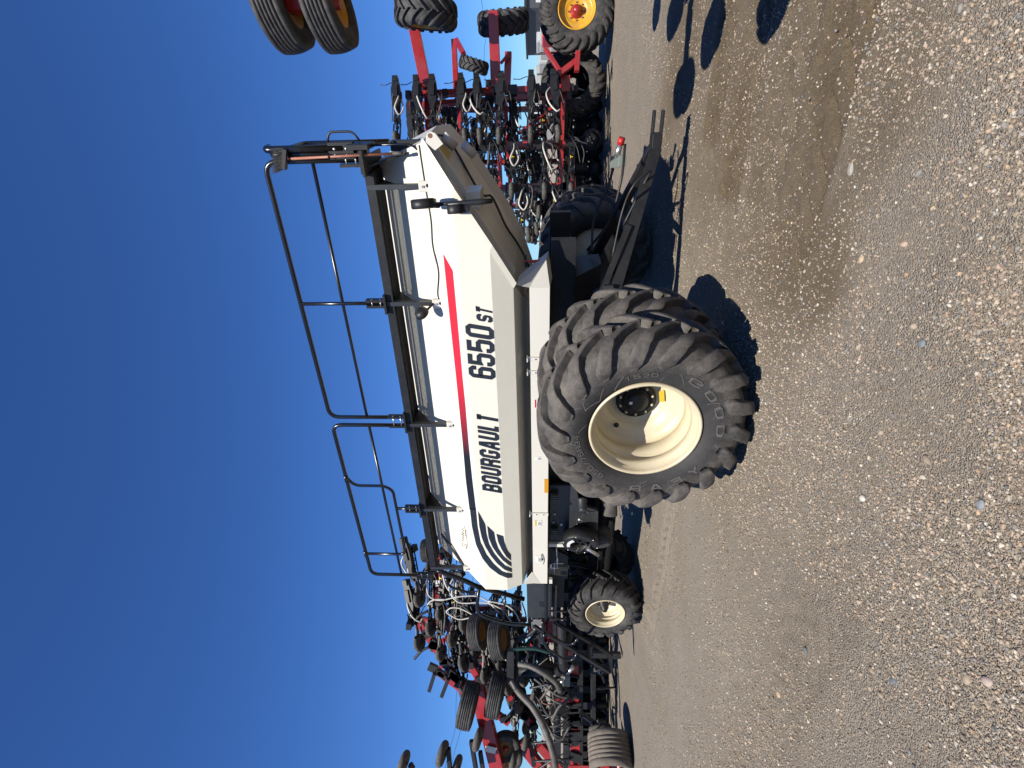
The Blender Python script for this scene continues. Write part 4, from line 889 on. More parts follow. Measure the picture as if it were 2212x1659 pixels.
# folding ladder at the front
def lg_(x, y, Y=2.0): return onY(*g3(x, y), Y)
La, Lb = lg_(10, 730), lg_(1335, 1540); Lc, Ld = lg_(370, 660, 2.2), lg_(1365, 1245, 2.2)
MB().bar(La, Lb, .06, .05, (0, 1, 0)).build('ladder_rail', 'black', cart); MB().bar(Lc, Ld, .06, .05, (0, 1, 0)).build('ladder_rail', 'black', cart)
for t, u in ((.995, .97), (.70, .62), (.42, .28)): MB().bar(La.lerp(Lb, t), Lc.lerp(Ld, u), .09, .05, (0, 1, 0)).build('ladder_step', 'black', cart)
ftube([lg_(160, 640, 1.95), lg_(160, 790, 1.95), lg_(330, 930, 1.95), lg_(590, 1050, 1.95), lg_(700, 1040, 1.95), lg_(780, 930, 1.95)], .022, 'ladder_handrail', rad=.08)
ftube([lg_(200, 860, 1.9), lg_(150, 970, 1.9), lg_(240, 1120, 1.9), lg_(560, 1330, 1.9), lg_(690, 1320, 1.9), lg_(770, 1190, 1.9)], .022, 'ladder_handrail', rad=.08)
# --- rear hitch: A-frame drawbar running back from the axle
def hz(x, y, Y): return onY(*g8(x, y), Y)
T0 = onY(1408, 275, 3.05); T0.z = .45
tip = Vector((1.93, 3.25, .45))
nr_b = Vector((.10, 2.15, 1.02)); fr_b = Vector((.10, 4.3, 1.02))
MB().bar(nr_b, tip + Vector((-.12, -.06, 0)), .075, .13).build('drawbar', 'black', cart, bevel=.004); MB().bar(fr_b, tip + Vector((-.12, .06, 0)), .075, .13).build('drawbar', 'black', cart, bevel=.004)
hp2 = MB(); hp2.box(tip + Vector((-.05, 0, 0)), (.18, .20, .11)); hp2.build('hitch_head', 'black', cart, bevel=.006)
for dz in (-.05, .05): MB().box(tip + Vector((.16, 0, dz)), (.24, .09, .028)).build('clevis_plate', 'black', cart, bevel=.004)
MB().box((.95, 3.2, .73), (.10, 1.05, .10)).build('drawbar_brace', 'black', cart)
MB().bar((.25, 2.2, 1.15), (1.05, 2.66, .78), .05, .07).build('strut', 'black', cart)
sl_ = MB().box((.42, 2.26, 1.02), (.10, .05, .11)).build('strut_plate', 'grey', cart); MB().cyl((.42, 2.23, 1.03), (.42, 2.21, 1.03), .02, 12).build('bolt', 'yellow', sl_)
MB().tube(bez([(.7, 2.6, .95), (1.2, 2.75, .85), (1.5, 2.7, .75), (1.62, 2.85, .55), (1.45, 2.95, .60), (1.0, 2.9, .8)], 6), .014, 6).build('hydraulic_hose', 'hose_black', cart)
MB().tube(bez([(.6, 3.2, 1.2), (1.0, 3.1, .95), (1.5, 3.05, .85), (1.85, 3.3, .80)], 6), .018, 6).build('hydraulic_hose', 'hose_black', cart)
# hydraulic coupler hanging behind the drawbar
a = onY(1328.7, 349.6, 3.55); b = onY(1344, 297, 3.50); dv = (b - a).normalized(); ln_ = (b - a).length
cu = MB(); cu.box(a, (.13, .09, .12)); cu.box(a + Vector((.02, -.06, -.08)), (.13, .04, .09)); co2 = cu.build('coupler_block', 'valve', cart, bevel=.004)
MB().cyl(a + dv * .05, a + dv * ln_ * .72, .036, 14).build('coupler_barrel', 'steel', co2)
MB().cyl(a + dv * ln_ * .72, b, .042, 14).build('coupler_cap', 'redink', co2)
MB().bar(a - dv * .22, a - dv * .10, .018, .025).build('coupler_tag', 'yellowink', co2)
MB().tube(bez([a - dv * .08, a - dv * .3 + Vector((0, -.1, .02)), a - dv * .7 + Vector((0, -.25, .1)), Vector((.6, 3.1, 1.15))], 6), .018, 6).build('hydraulic_hose', 'hose_black', cart)
# ------------------------------------------------------------------ broom strapped to the end of the railing
Mc = Matrix.Translation(P0) @ Matrix.Rotation(PHI, 4, 'Z')
br0 = onY(*q5(1800, 328), 1.94); br1 = onY(*q5(420, 398), 1.94)
broom = thing('push_broom', 'push broom with brown stick strapped upright to the railing end', 'broom', Mc @ br0, PHI)
o0 = br0
MB().cyl((0, 0, 0), br1 - o0, .013, 10).build('handle', 'copper', broom)
MB().cyl(Vector((0, 0, -.05)), Vector((0, 0, .06)), .018, 10).build('grip', 'hose_grey', broom)
up_ = (br1 - o0).normalized()
hd = br1 - o0 + up_ * .03
MB().box(hd, (.20, .055, .05), Matrix.Rotation(R(18), 3, 'Y')).build('brush_block', 'black', broom, bevel=.006)
bm_ = MB(); g_ = random.Random(3)
for k in range(520):
    x = g_.uniform(-.11, .10); y = g_.uniform(-.03, .03); b_ = hd + Matrix.Rotation(R(18), 3, 'Y') @ Vector((x, y, .02))
    e_ = b_ + Vector((g_.gauss(-.02 + x * .15, .014), g_.gauss(0, .012) + y * .4, .11 + g_.uniform(-.02, .025)))
    bm_.add([b_, b_ + Vector((.004, 0, 0)), e_], [(0, 1, 2)]); bm_.add([b_, b_ + Vector((0, .004, 0)), e_], [(0, 1, 2)])
bm_.build('bristles', 'bristle', broom, normals=False)
for t in (.62, .98):
    q = Vector((0, 0, 0)).lerp(br1 - o0, t); MB().tube([q + Vector((.02, -.02, .01)), q + Vector((-.01, -.02, 0)), q + Vector((-.01, .05, .01)), q + Vector((.03, .07, .02)), q + Vector((.02, -.02, .01))], .006, 6).build('strap', 'black', broom)
# ================================================================== shared implement pieces (world axes; folded openers point left, packer axle upright)
def mk(mb, name, m): me = mb.mesh(name); me.materials.append(M[m]); return me
pk = MB(); pk.lathe([(-.05, .05), (-.06, .13), (-.055, .17), (-.03, .198), (0, .205), (.03, .198), (.055, .17), (.06, .13), (.05, .05)], 28, ax=(0, 0, 1)); PK = mk(pk, 'packer_wheel', 'packer')
PKH = mk(MB().lathe([(-.075, 0), (-.075, .03), (-.052, .04), (-.048, .11), (.048, .11), (.052, .04), (.075, .03), (.075, 0)], 16, ax=(0, 0, 1)), 'hub', 'black')
dk = MB(); dk.lathe([(-.004, .0), (-.02, .03), (-.004, .05), (-.003, .22), (.003, .22), (.004, .05), (.02, .03), (.004, 0)], 28, ax=(0, 0, 1)); DK = mk(dk, 'coulter_disc', 'black')
op = MB()                                             # arm assembly: clamp, lattice links, knuckle, shank, fork
op.box((-.04, 0, 0), (.16, .16, .13)); op.box((-.02, -.10, 0), (.10, .08, .20))
for s in (-1, 1):
    op.bar((-.08, -.14, .055 * s), (-.66, -.18, .055 * s), .018, .03)
    op.bar((-.08, -.06, .055 * s), (-.66, -.10, .055 * s), .018, .03)
for k in range(6):
    a = -.10 - .093 * k; b = a - .093; s = 1 if k % 2 else -1
    op.bar((a, -.15, .055 * s), (b, -.155, -.055 * s), .014, .016); op.bar((a, -.08, .055 * s), (b, -.085, -.055 * s), .012, .014)
op.box((-.70, -.13, 0), (.12, .16, .15)); op.box((-.74, -.22, .03), (.06, .08, .06))
op.tube(bez([(-.72, -.16, .01), (-.84, -.20, .0), (-.93, -.24, -.05), (-1.02, -.30, -.05)], 5), [.03] * 15 + [.024], 7)
op.bar((-.78, -.12, -.08), (-1.26, -.20, -.085), .02, .035); op.bar((-.78, -.12, .085), (-1.26, -.20, .085), .02, .035)
op.cyl((-1.22, -.20, -.10), (-1.22, -.20, .10), .018, 8)
op.box((-1.03, -.34, -.05), (.05, .16, .025)); op.cyl((-.3, -.20, .02), (-.62, -.22, .02), .022, 8)
OP = mk(op, 'opener', 'black')
YT = mk(MB().box((-.38, -.235, .03), (.07, .01, .018)).box((-.38, -.23, .0), (.018, .01, .05)), 'tag', 'yellowink')
def hose_mesh(pts, r, m, name='hose'): return mk(MB().tube(bez(pts, 7), r, 7), name, m)
gp = MB(); gp.prism([(.55, -.20, -.02), (.50, -.20, .07), (.28, -.20, .12), (-.05, -.20, .10), (-.28, -.20, .02), (-.34, -.20, -.06), (-.20, -.20, -.05), (-.05, -.20, -.10), (.25, -.20, -.11), (.45, -.20, -.08)], (0, -.10, 0))
gp.box((.52, -.25, .02), (.14, .16, .13)); gp.box((.20, -.32, .0), (.3, .05, .10)); GP = mk(gp, 'guard_plate', 'black')
HW = [hose_mesh([(.05, -.1, .04), (-.2, -.30, .05), (-.5, -.34, -.04), (-.70, -.24, -.16), (-.66, -.16, -.22)], .021, 'hose_white'),
      hose_mesh([(.0, -.12, .03), (-.25, -.34, .08), (-.48, -.30, .15), (-.62, -.26, .04), (-.45, -.28, -.06), (-.2, -.2, -.02)], .020, 'hose_white'),
      hose_mesh([(.1, -.05, .0), (-.1, -.28, -.07), (-.38, -.30, -.05), (-.75, -.22, .02)], .017, 'hose_grey'),
      hose_mesh([(.25, .0, .1), (.1, -.2, -.04), (-.2, -.24, -.2), (-.5, -.1, -.25)], .012, 'hose_black')]
CABLE = hose_mesh([(.25, -.05, 0), (.30, -.1, .12), (.24, -.1, .3), (.28, -.05, .46)], .010, 'hose_black', 'cable')
def opener(par, p, rz=0.0, tilt=(0, 0), hose=0, disc=True, sc=1.0, cable=False):
    m = Matrix.Translation(p) @ Matrix.Rotation(rz, 4, 'Z') @ Matrix.Rotation(tilt[0], 4, 'X') @ Matrix.Rotation(tilt[1], 4, 'Y') @ Matrix.Scale(sc, 4)
    o = link_part('opener', OP, par, par.matrix_world.inverted() @ m if par else m)
    w = link_part('packer_wheel', PK, o, Matrix.Translation((-1.22, -.20, 0))); link_part('packer_hub', PKH, o, Matrix.Translation((-1.22, -.20, 0)))
    if disc: link_part('guard_plate', GP, o, Matrix.Translation((-.26, 0, 0)))
    h_ = (hose * 7 + 3) % 10
    link_part('hose', HW[0 if h_ < 3 else 1 if h_ < 5 else 3], o, Matrix.Rotation(random.uniform(-.7, .7), 4, 'X')); link_part('hose', HW[2 if h_ % 2 else 3], o, Matrix.Rotation(random.uniform(-.6, .6), 4, 'X'))
    if h_ % 2 == 0: link_part('tag', YT, o)
    if cable: link_part('cable', CABLE, o)
    return o
AG = mk(lug_tyre(.66, .50, .34, 16, .055, n=48), 'tyre', 'tyre_dark'); AGR = mk(dish_rim(.345, .5, .22, .0, 40, .016), 'rim', 'yellow')
RB = mk(ribbed_tyre(.38, .27, .20), 'tyre', 'tyre_dark'); RBR = mk(MB().lathe([(.04, .205), (.05, .19), (.09, .17), (.10, .06), (.06, .05), (.06, 0)], 32).lathe([(.23, .205), (.22, .19), (.18, .17), (.17, .0)], 32), 'rim', 'yellow')
RBH = mk(MB().lathe([(.06, .07), (.0, .06), (-.02, .03), (-.02, 0)], 16), 'hub', 'red')
def wheel_part(par, name, tyre, rim, hub, p, ax, s, w):
    o = bpy.data.objects.new(name, None); COL.objects.link(o); o.parent = par
    o.matrix_local = Matrix.Translation(-par.location) @ frame_mat(p, ax) @ Matrix.Scale(s, 4) @ Matrix.Translation((0, -w / 2, 0))
    link_part('tyre', tyre, o); link_part('rim', rim, o)
    if hub: link_part('hub', hub, o)
    return o
RBD = RBR.copy(); RBD.materials.clear(); RBD.materials.append(M['shaded_rim'])
def gauge(par, p, ax, s=1.0, dull=False): return wheel_part(par, 'gauge_wheel', RB, RBD if dull else RBR, RBH, p, ax, s, .27)
def pbar(par, a, b, w, h, name='frame_beam', m='red', up=(0, -1, 0)):
    L = par.location; return MB().bar(a - L, b - L, w, h, up).build(name, m, par, bevel=.008)
def ptube(par, pts, r, name='hose', m='hose_black', n=8, k=8):
    L = par.location; return MB().tube([p - L for p in bez(pts, k)], r, n).build(name, m, par)

# ================================================================== red seed drill behind the right end of the cart
dr = thing('seed_drill', 'red seed drill with wing folded upright behind the cart\'s rear end', 'seed drill', gnd(1310, 250))
bpy.context.view_layer.update()
def Z(x, y, d=13.0): return at(*zR(x, y), d)
W = .17
for (a, b, w, d1, d2) in (((190, 690), (1385, 640), .15, 13, 13), ((210, 765), (1380, 690), .13, 13.5, 13.5), ((560, 1070), (1395, 1045), .16, 13, 13), ((600, 1378), (1395, 1355), .16, 13, 13),
        ((240, 195), (330, 640), .26, 12.6, 13), ((815, 90), (835, 640), .24, 12.6, 13), ((925, 385), (915, 640), .17, 13.3, 13.3), ((530, 290), (545, 640), .13, 13.2, 13.2),
        ((550, 650), (590, 1040), .10, 13, 13), ((840, 640), (855, 1050), .11, 13, 13), ((855, 1050), (870, 1365), .10, 13, 13), ((1325, 640), (1305, 1330), .10, 13, 13),
        ((330, 640), (345, 1050), .12, 13.2, 13.2), ((1245, 780), (1000, 970), .07, 13.4, 13.4), ((1060, 950), (1330, 800), .06, 13.8, 13.8), ((1110, 1080), (1010, 990), .05, 13.2, 13.2),
        ((1340, 560), (1340, 680), .22, 12.9, 12.9), ((1395, 1290), (1395, 1400), .12, 12.9, 12.9), ((1190, 350), (1300, 520), .10, 12.7, 12.7), ((545, 290), (600, 390), .12, 13.2, 12.9), ((870, 460), (935, 380), .06, 13.1, 13.1)):
    pbar(dr, Z(*a, d1), Z(*b, d2), w, w * .95)
for (a, b) in (((240, 290), (235, 300)),): pass
# second layer of the folded wing further back
for (a, b) in (((300, 800), (1385, 790)), ((700, 1180), (1395, 1170)), ((900, 1500), (1300, 1490)), ((480, 860), (520, 1010)), ((900, 720), (950, 1500)), ((1180, 700), (1200, 1500)), ((320, 820), (720, 1020)), ((1290, 820), (1060, 1060))):
    pbar(dr, Z(*a, 14.6), Z(*b, 14.6), .12, .12)
for i, x in enumerate((130, 280, 390, 600, 710, 880, 1095, 1260)):
    p = Z(x, 700 - .04 * (x - 100), 12.85); opener(dr, p, R(3), (0, R(random.uniform(-4, 4))), i, True, 1.0, i < 7)
for i, x in enumerate((650, 800, 968, 1190, 1385)): opener(dr, Z(x, 1062, 12.85), R(3), (0, R(random.uniform(-4, 4))), i + 1, False)
for i, x in enumerate((1052, 1257)): opener(dr, Z(x, 1372, 12.85), R(3), (0, R(random.uniform(-4, 4))), i, False)
for i, (x, y) in enumerate(((230, 800), (420, 900), (560, 830), (760, 860), (940, 900), (1130, 850), (1290, 880), (820, 1240), (1010, 1230), (1120, 1200), (1310, 1220), (1000, 1540), (1200, 1560))):
    opener(dr, Z(x, y, 14.4), R(-4), (0, R(random.uniform(-8, 8))), i, i % 3 == 0)
gr = random.Random(4)
for k in range(52):                                   # openers of the ranks behind
    x = gr.uniform(200, 1330); y = gr.uniform(700, 1560)
    if y > 1000 and x < 500 + (y - 900) * .7: continue
    opener(dr, Z(x, y, gr.uniform(13.5, 16.0)), R(gr.uniform(-12, 12)), (0, R(gr.uniform(-10, 10))), k, k % 4 == 0)
for k in range(60):
    (xa, ya), (xb, yb) = (((190, 690), (1385, 640)), ((560, 1070), (1395, 1045)), ((600, 1378), (1395, 1355)), ((210, 765), (1380, 690)))[k % 4]; t = gr.random()
    MB().box(Z(xa + (xb - xa) * t, ya + (yb - ya) * t, 12.86) - dr.location, (gr.uniform(.12, .3), .12, gr.uniform(.06, .16))).build('clamp', 'black', dr)
for k in range(110):
    x = gr.uniform(350, 1390); y = gr.uniform(720, 1560)
    if y > 1000 and x < 500 + (y - 900) * .7: continue
    p = Z(x, y, gr.uniform(13.2, 14.5)); pbar(dr, p, p + Vector((gr.uniform(-.5, .5), 0, gr.uniform(-.5, .5))), .03, .03, 'link_rod', 'black')
for i in range(16):                                   # loose seed hoses hanging through the frame
    x = random.uniform(450, 1350); y = random.uniform(720, 1350); d = random.uniform(12.9, 14.8)
    if y > 900 and x < 650: continue
    q = [Z(x, y, d)]; 
    for k in range(3): q.append(q[-1] + Vector((random.uniform(-.35, .1), random.uniform(-.15, .15), random.uniform(-.25, .2))))
    ptube(dr, q, random.choice((.012, .016, .02)), 'hose', random.choice(('hose_white', 'hose_grey', 'hose_black', 'hose_black')), 6, 6)
# tyres of this drill
def ag_wheel(p, ax, s=1.0, rim=AGR): return wheel_part(dr, 'lug_wheel', AG, rim, None, p, ax, s, .5)
ag_wheel(at(*z1(1075, 75), 11.6), (.88, -.46, -.10), 1.08); ag_wheel(at(*z1(1495, 120), 13.4), (.78, -.62, .05), 1.02); ag_wheel(at(*z1(1335, 355), 12.4), (.84, -.45, -.30), .55)
T4R = mk(lug_tyre(.94, .52, .46, 22, .055, n=64), 'tyre', 'tyre'); T4K = mk(dish_rim(.465, .5, .20, .16, 48, .02), 'rim', 'yellow')
p4 = gnd(1326, 24); p4.z = .93
t4 = wheel_part(dr, 'transport_wheel', T4R, T4K, None, p4, (.22, .97, 0), 1.0, .52)
MB().lathe([(.24, .0), (.24, .17), (.18, .16), (.16, .10), (.08, .10), (.05, .085), (.02, .05), (.015, 0)], 24).build('hub', 'red', t4)
for k in range(8): a = k * math.pi / 4; MB().cyl((math.cos(a) * .20, .21, math.sin(a) * .20), (math.cos(a) * .20, .17, math.sin(a) * .20), .018, 8).build('bolt', 'rust', t4)
pbar(dr, Z(1430, 375, 12.6), Z(1420, 520, 12.6), .12, .12, 'axle_arm'); pbar(dr, Z(1420, 440, 12.7), Z(1290, 540, 12.7), .13, .10, 'axle_arm')
T4D = T4K.copy(); T4D.materials.clear(); T4D.materials.append(M['matte'])
t5 = wheel_part(dr, 'transport_wheel', T4R, T4D, None, p4 + Vector((-.9, 1.5, 0)), (-.22, -.97, 0), .95, .52)
# low centre section: black gang with openers standing on the ground
for k, (x, y) in enumerate(((1555, 640), (1535, 1420), (1560, 1020), (1500, 1700))):
    p = gnd(1308, zR(x, y)[1]); p.z = .42
    L = dr.location
    q = MB(); q.lathe([(-.03, 0), (-.03, .16), (-.02, .22), (.02, .22), (.03, .16), (.03, 0)], 24, p - L, (.25, .95, .1)); go_ = q.build('ground_opener', 'black', dr)
    MB().lathe([(-.05, .20), (-.03, .26), (.03, .29), (.07, .26), (.08, .20)], 28, p - L + Vector((.10, .12, -.06)), (.3, .9, .1)).build('packer_wheel', 'packer', go_)
    for a in (.3, 1.9, 3.6, 5.1): MB().cyl(p - L + Vector((math.cos(a) * .09, -.06, math.sin(a) * .09)), p - L + Vector((math.cos(a) * .09, -.02, math.sin(a) * .09)), .016, 8).build('bolt', 'steel', go_)
    MB().bar(p - L + Vector((.05, .05, .1)), p - L + Vector((.25, .2, .75)), .05, .09).build('shank', 'black', go_)
    MB().tube(bez([p - L + Vector((.3, -.05, .75)), p - L + Vector((.1, -.15, .6)), p - L + Vector((-.05, -.12, .35)), p - L + Vector((-.1, -.05, .1))], 6), .022, 7).build('hose', 'hose_white' if k % 2 == 0 else 'hose_grey', go_)
pbar(dr, gnd(1300, 190) + Vector((0, .3, .95)), gnd(1300, 560) + Vector((0, .3, .95)), .14, .14, 'tool_bar', 'black')
pbar(dr, gnd(1290, 190) + Vector((0, .5, .55)), gnd(1290, 560) + Vector((0, .5, .55)), .10, .12, 'tool_bar', 'black')
pbar(dr, Z(1385, 655, 13) , Vector((Z(1385, 655, 13).x, Z(1385, 655, 13).y, .9)), .14, .14, 'stand', 'black')
pbar(dr, gnd(1300, 480) + Vector((0, .2, .95)), gnd(1300, 480) + Vector((0, .2, .0)), .12, .12, 'stand', 'black')
for k in range(26):                                   # standing shanks of the low centre section
    p = gnd(1304, 168 + 15.5 * k) + Vector((0, .35 + .5 * (k % 3), 0)); p.z = 0
    L = dr.location; q = MB(); q.bar(p - L + Vector((0, 0, .15)), p - L + Vector((random.uniform(-.1, .1), .1, 1.15)), .07, .12); q.box(p - L + Vector((0, -.08, .62)), (.16, .2, .34)); q.lathe([(-.04, 0), (-.05, .18), (0, .21), (.05, .18), (.04, 0)], 16, p - L + Vector((-.05, -.1, .21)), (.4, .9, 0)); q.build('ground_opener', 'black', dr)
for (z, dy) in ((.62, .9), (.85, 1.5), (.35, 1.9), (1.05, .6)): pbar(dr, gnd(1296, 165) + Vector((0, dy, z)), gnd(1296, 570) + Vector((0, dy, z)), .20, .18, 'tool_bar', 'black')  # extra black bars, put in to deepen the shade below the drill
# red metering unit seen below the cart's chute
c = at(1218, 525, 13.5); L = dr.location
MB().lathe([(-.35, .0), (-.35, .42), (.35, .42), (.35, 0)], 20, c - L, (.95, .2, .1)).build('distributor_drum', 'red', dr)
for k in range(6): ptube(dr, [c + Vector((-.30 + .12 * k, -.42, .3)), c + Vector((-.32 + .12 * k, -.55, .05)), c + Vector((-.3 + .12 * k, -.45, -.35))], .035, 'hose', 'hose_white' if k % 2 else 'hose_grey', 7, 5)
# the wing rising off the right edge: paired ribbed wheels overhead on an upright beam
rw = thing('raised_wing', 'raised red wing with dark ribbed paired wheels overhead at the right edge', 'folded wing', (3.75, 3.05, 0))
bpy.context.view_layer.update()
gw1 = at(608, 12, 3.8); gw2 = at(708, 10, 3.8)
gauge(rw, gw1, (.16, -.10, -1), .83); gauge(rw, gw2, (.16, -.10, -1), .83)
ML = rw.location
pbar(rw, (gw1 + gw2) / 2 + Vector((-.06, 0, 0)), (gw1 + gw2) / 2 + Vector((.9, -.35, 0)), .10, .24, 'wheel_arm', 'red', (0, 0, 1))
MB().cyl(gw1 - ML + Vector((0, 0, .1)), gw2 - ML - Vector((0, 0, .1)), .04, 12).build('axle', 'red', rw)
top_ = (gw1 + gw2) / 2 + Vector((.9, -.35, 0))
pbar(rw, top_, Vector((3.75, 3.05, 3.5)), .12, .14, 'wheel_arm', 'red', (0, 0, 1))
pbar(rw, Vector((3.75, 3.05, 0)), Vector((3.75, 3.05, 4.3)), .16, .16, 'upright_beam', 'red'); pbar(rw, Vector((3.75, 3.05, 1.2)), Vector((4.9, 2.7, 1.2)), .14, .14, 'cross_beam', 'red')
pbar(rw, Vector((4.9, 2.7, 0)), Vector((4.9, 2.7, 3.6)), .14, .14, 'upright_beam', 'red')
pbar(rw, Vector((3.75, 3.05, 2.65)), Vector((6.2, 6.7, 2.65)), .14, .35, 'cross_beam', 'red'); pbar(rw, Vector((6.2, 6.7, 0)), Vector((6.2, 6.7, 2.6)), .14, .14, 'upright_beam', 'red')
MB().box((.0, 0, .02), (.5, .5, .04)).build('foot_plate', 'red', rw); MB().box((1.15, -.35, .02), (.5, .5, .04)).build('foot_plate', 'red', rw)
for (x, y, z) in ((3.05, 3.6, 2.5), (3.15, 3.72, 2.2), (2.6, 2.9, 1.5), (4.3, 4.9, 2.8), (4.35, 4.95, 2.5), (5.2, 6.1, 2.6)):
    q = Vector((x, y, z)); gauge(rw, q, (.1, -.05, -1), .75); pbar(rw, q, Vector((3.75, 3.05, z)) if y < 4.5 else Vector((y * .93, y, z)), .08, .10, 'wheel_arm', 'red', (0, 0, 1))

# ================================================================== red seed drill at the left, in front of the cart
dl = thing('seed_drill', 'red seed drill with many rubber packer wheels, wing folded, beside the cart ladder', 'seed drill', gnd(1340, 1560))
bpy.context.view_layer.update()
def Q(x, y, d=12.6): return at(*z6(x, y), d)
LB = [((262, 430), (600, 960), .17, 13.2), ((395, 330), (770, 970), .16, 13.2), ((520, 360), (1100, 1150), .16, 13.4), ((700, 690), (1110, 1220), .15, 13.2), ((360, 780), (930, 1190), .15, 13.6), ((860, 460), (1200, 900), .14, 13.6)]
for (a, b, w, d) in LB: pbar(dl, Q(*a, d), Q(*b, d), w, w)
for (a, b, w, d) in (((410, -20), (412, 350), .20, 14.2), ((465, 358), (1020, 358), .15, 14.0), ((262, 430), (900, 560), .13, 13.6), ((380, 640), (640, 470), .10, 13.6), ((590, 960), (1100, 620), .12, 13.6), ((420, 800), (1000, 330), .10, 13.9),
        ((700, 940), (850, 1530), .32, 12.2), ((1395, 690), (1412, 1530), .21, 11.8), ((1255, 1025), (1430, 1022), .07, 11.8), ((1230, 430), (1230, 590), .32, 12.6), ((1290, 560), (1390, 720), .18, 12.6),
        ((1150, 1350), (1300, 1519), .20, 12.4), ((1010, 1330), (1180, 1540), .24, 13.0), ((770, 470), (765, 560), .22, 13.0), ((860, 500), (850, 620), .16, 13.0), ((640, 440), (1060, 440), .12, 14.4), ((1080, 380), (1080, 560), .10, 13.4), ((960, 1000), (1180, 1000), .08, 13.0)):
    pbar(dl, Q(*a, d), Q(*b, d), w, w * .9)
MB().box(Q(408, 178, 14.05) - dl.location, (.16, .02, .20)).build('sticker', 'sticker', dl)
MB().box(Q(795, 1385, 12.0) - dl.location, (.14, .02, .26), Matrix.Rotation(.2, 3, 'Y')).build('sticker', 'sticker', dl)
MB().box(Q(1398, 955, 11.66) - dl.location, (.26, .02, .13)).build('sticker', 'sticker', dl); MB().box(Q(1395, 745, 11.66) - dl.location, (.08, .02, .06)).build('sticker', 'sticker', dl)
# openers with packer wheels along the slanted beams (pixel of each packer wheel, depth)
PKS = [(280, 290), (435, 390), (362, 500), (605, 470), (280, 610), (520, 580), (438, 680), (685, 670), (600, 755), (865, 755), (760, 840), (925, 930), (1040, 865), (1120, 1000), (340, 75), (520, 95), (310, 225), (480, 235), (660, 240), (830, 265), (1000, 240), (1180, 740), (1000, 1060)]
for i, (x, y) in enumerate(PKS):
    back = y < 300 and i > 10
    d = 14.0 if back else 12.4 + .4 * ((i * 7) % 5) / 5
    tilt = (R(-24), R(-14 + 5 * ((i * 3) % 4))) if not back else (R(-6), R(0)); rz = R(-8 + 9 * (i % 3)) if not back else R(-100)
    m3_ = (Matrix.Rotation(rz, 4, 'Z') @ Matrix.Rotation(tilt[0], 4, 'X') @ Matrix.Rotation(tilt[1], 4, 'Y')).to_3x3()
    flip = -1 if not back else 1
    p = Q(x, y, d) - m3_ @ Vector((-1.22, -.20, 0)) if back else Q(x, y, d) - (Matrix.Rotation(math.pi, 3, 'Y') @ Vector((0, 0, 0))) - m3_ @ Vector((-1.22, -.20, 0))
    opener(dl, p, rz, tilt, i, i % 4 == 0, 1.0, False)
for (x, y) in ((245, 455), (255, 715)):               # curved seed tips at the top
    ptube(dl, [Q(x + 95, y - 75, 12.6), Q(x + 45, y - 50, 12.6), Q(x + 15, y - 20, 12.6), Q(x - 12, y + 12, 12.6)], .035, 'seed_boot', 'black')
for (x, y, d, ax, s) in ((705, 530, 12.0, (.20, -.22, -.95), 1.06), (858, 588, 11.8, (.20, -.22, -.95), 1.12), (633, 1063, 11.4, (-.20, -.06, -.97), 1.28), (832, 990, 11.6, (-.18, -.08, -.97), 1.25)):
    gauge(dl, Q(x, y, d), ax, s, True)
gauge(dl, Q(905, 1362, 12.4), (.05, 1, .12), .92, True); gauge(dl, Q(930, 1440, 12.9), (.05, 1, .12), .9, True)
for (p, d) in ((z5(332, 862), 14.5), (z5(470, 905), 14.6)): gauge(dl, at(*p, d), (.12, -.1, -1), .85, True)
for (x, y, d, s) in ((705, 1310, 11.8, 1.25), (445, 1415, 11.5, 1.3), (165, 1478, 11.5, 1.2), (550, 1508, 11.8, 1.2), (1050, 1340, 12.5, 1.2), (960, 1480, 12.2, 1.1)):
    o = link_part('packer_wheel', PK, dl, Matrix.Translation(Q(x, y, d) - dl.location) @ Matrix.Rotation(R(12), 4, 'Y') @ Matrix.Rotation(R(-10), 4, 'X') @ Matrix.Scale(s, 4)); link_part('packer_hub', PKH, o)
for (a, b, d) in (((490, 1375), (500, 1530), 11.6), ((655, 1320), (690, 1530), 11.7), ((720, 1400), (740, 1530), 11.9), ((210, 1490), (235, 1530), 11.6), ((1080, 1310), (1110, 1500), 12.6), ((350, 960), (390, 830), 12.8), ((440, 1000), (490, 870), 12.8), ((900, 1180), (1010, 1060), 12.9)):
    pbar(dl, Q(*a, d), Q(*b, d), .09, .12, 'shank', 'black')
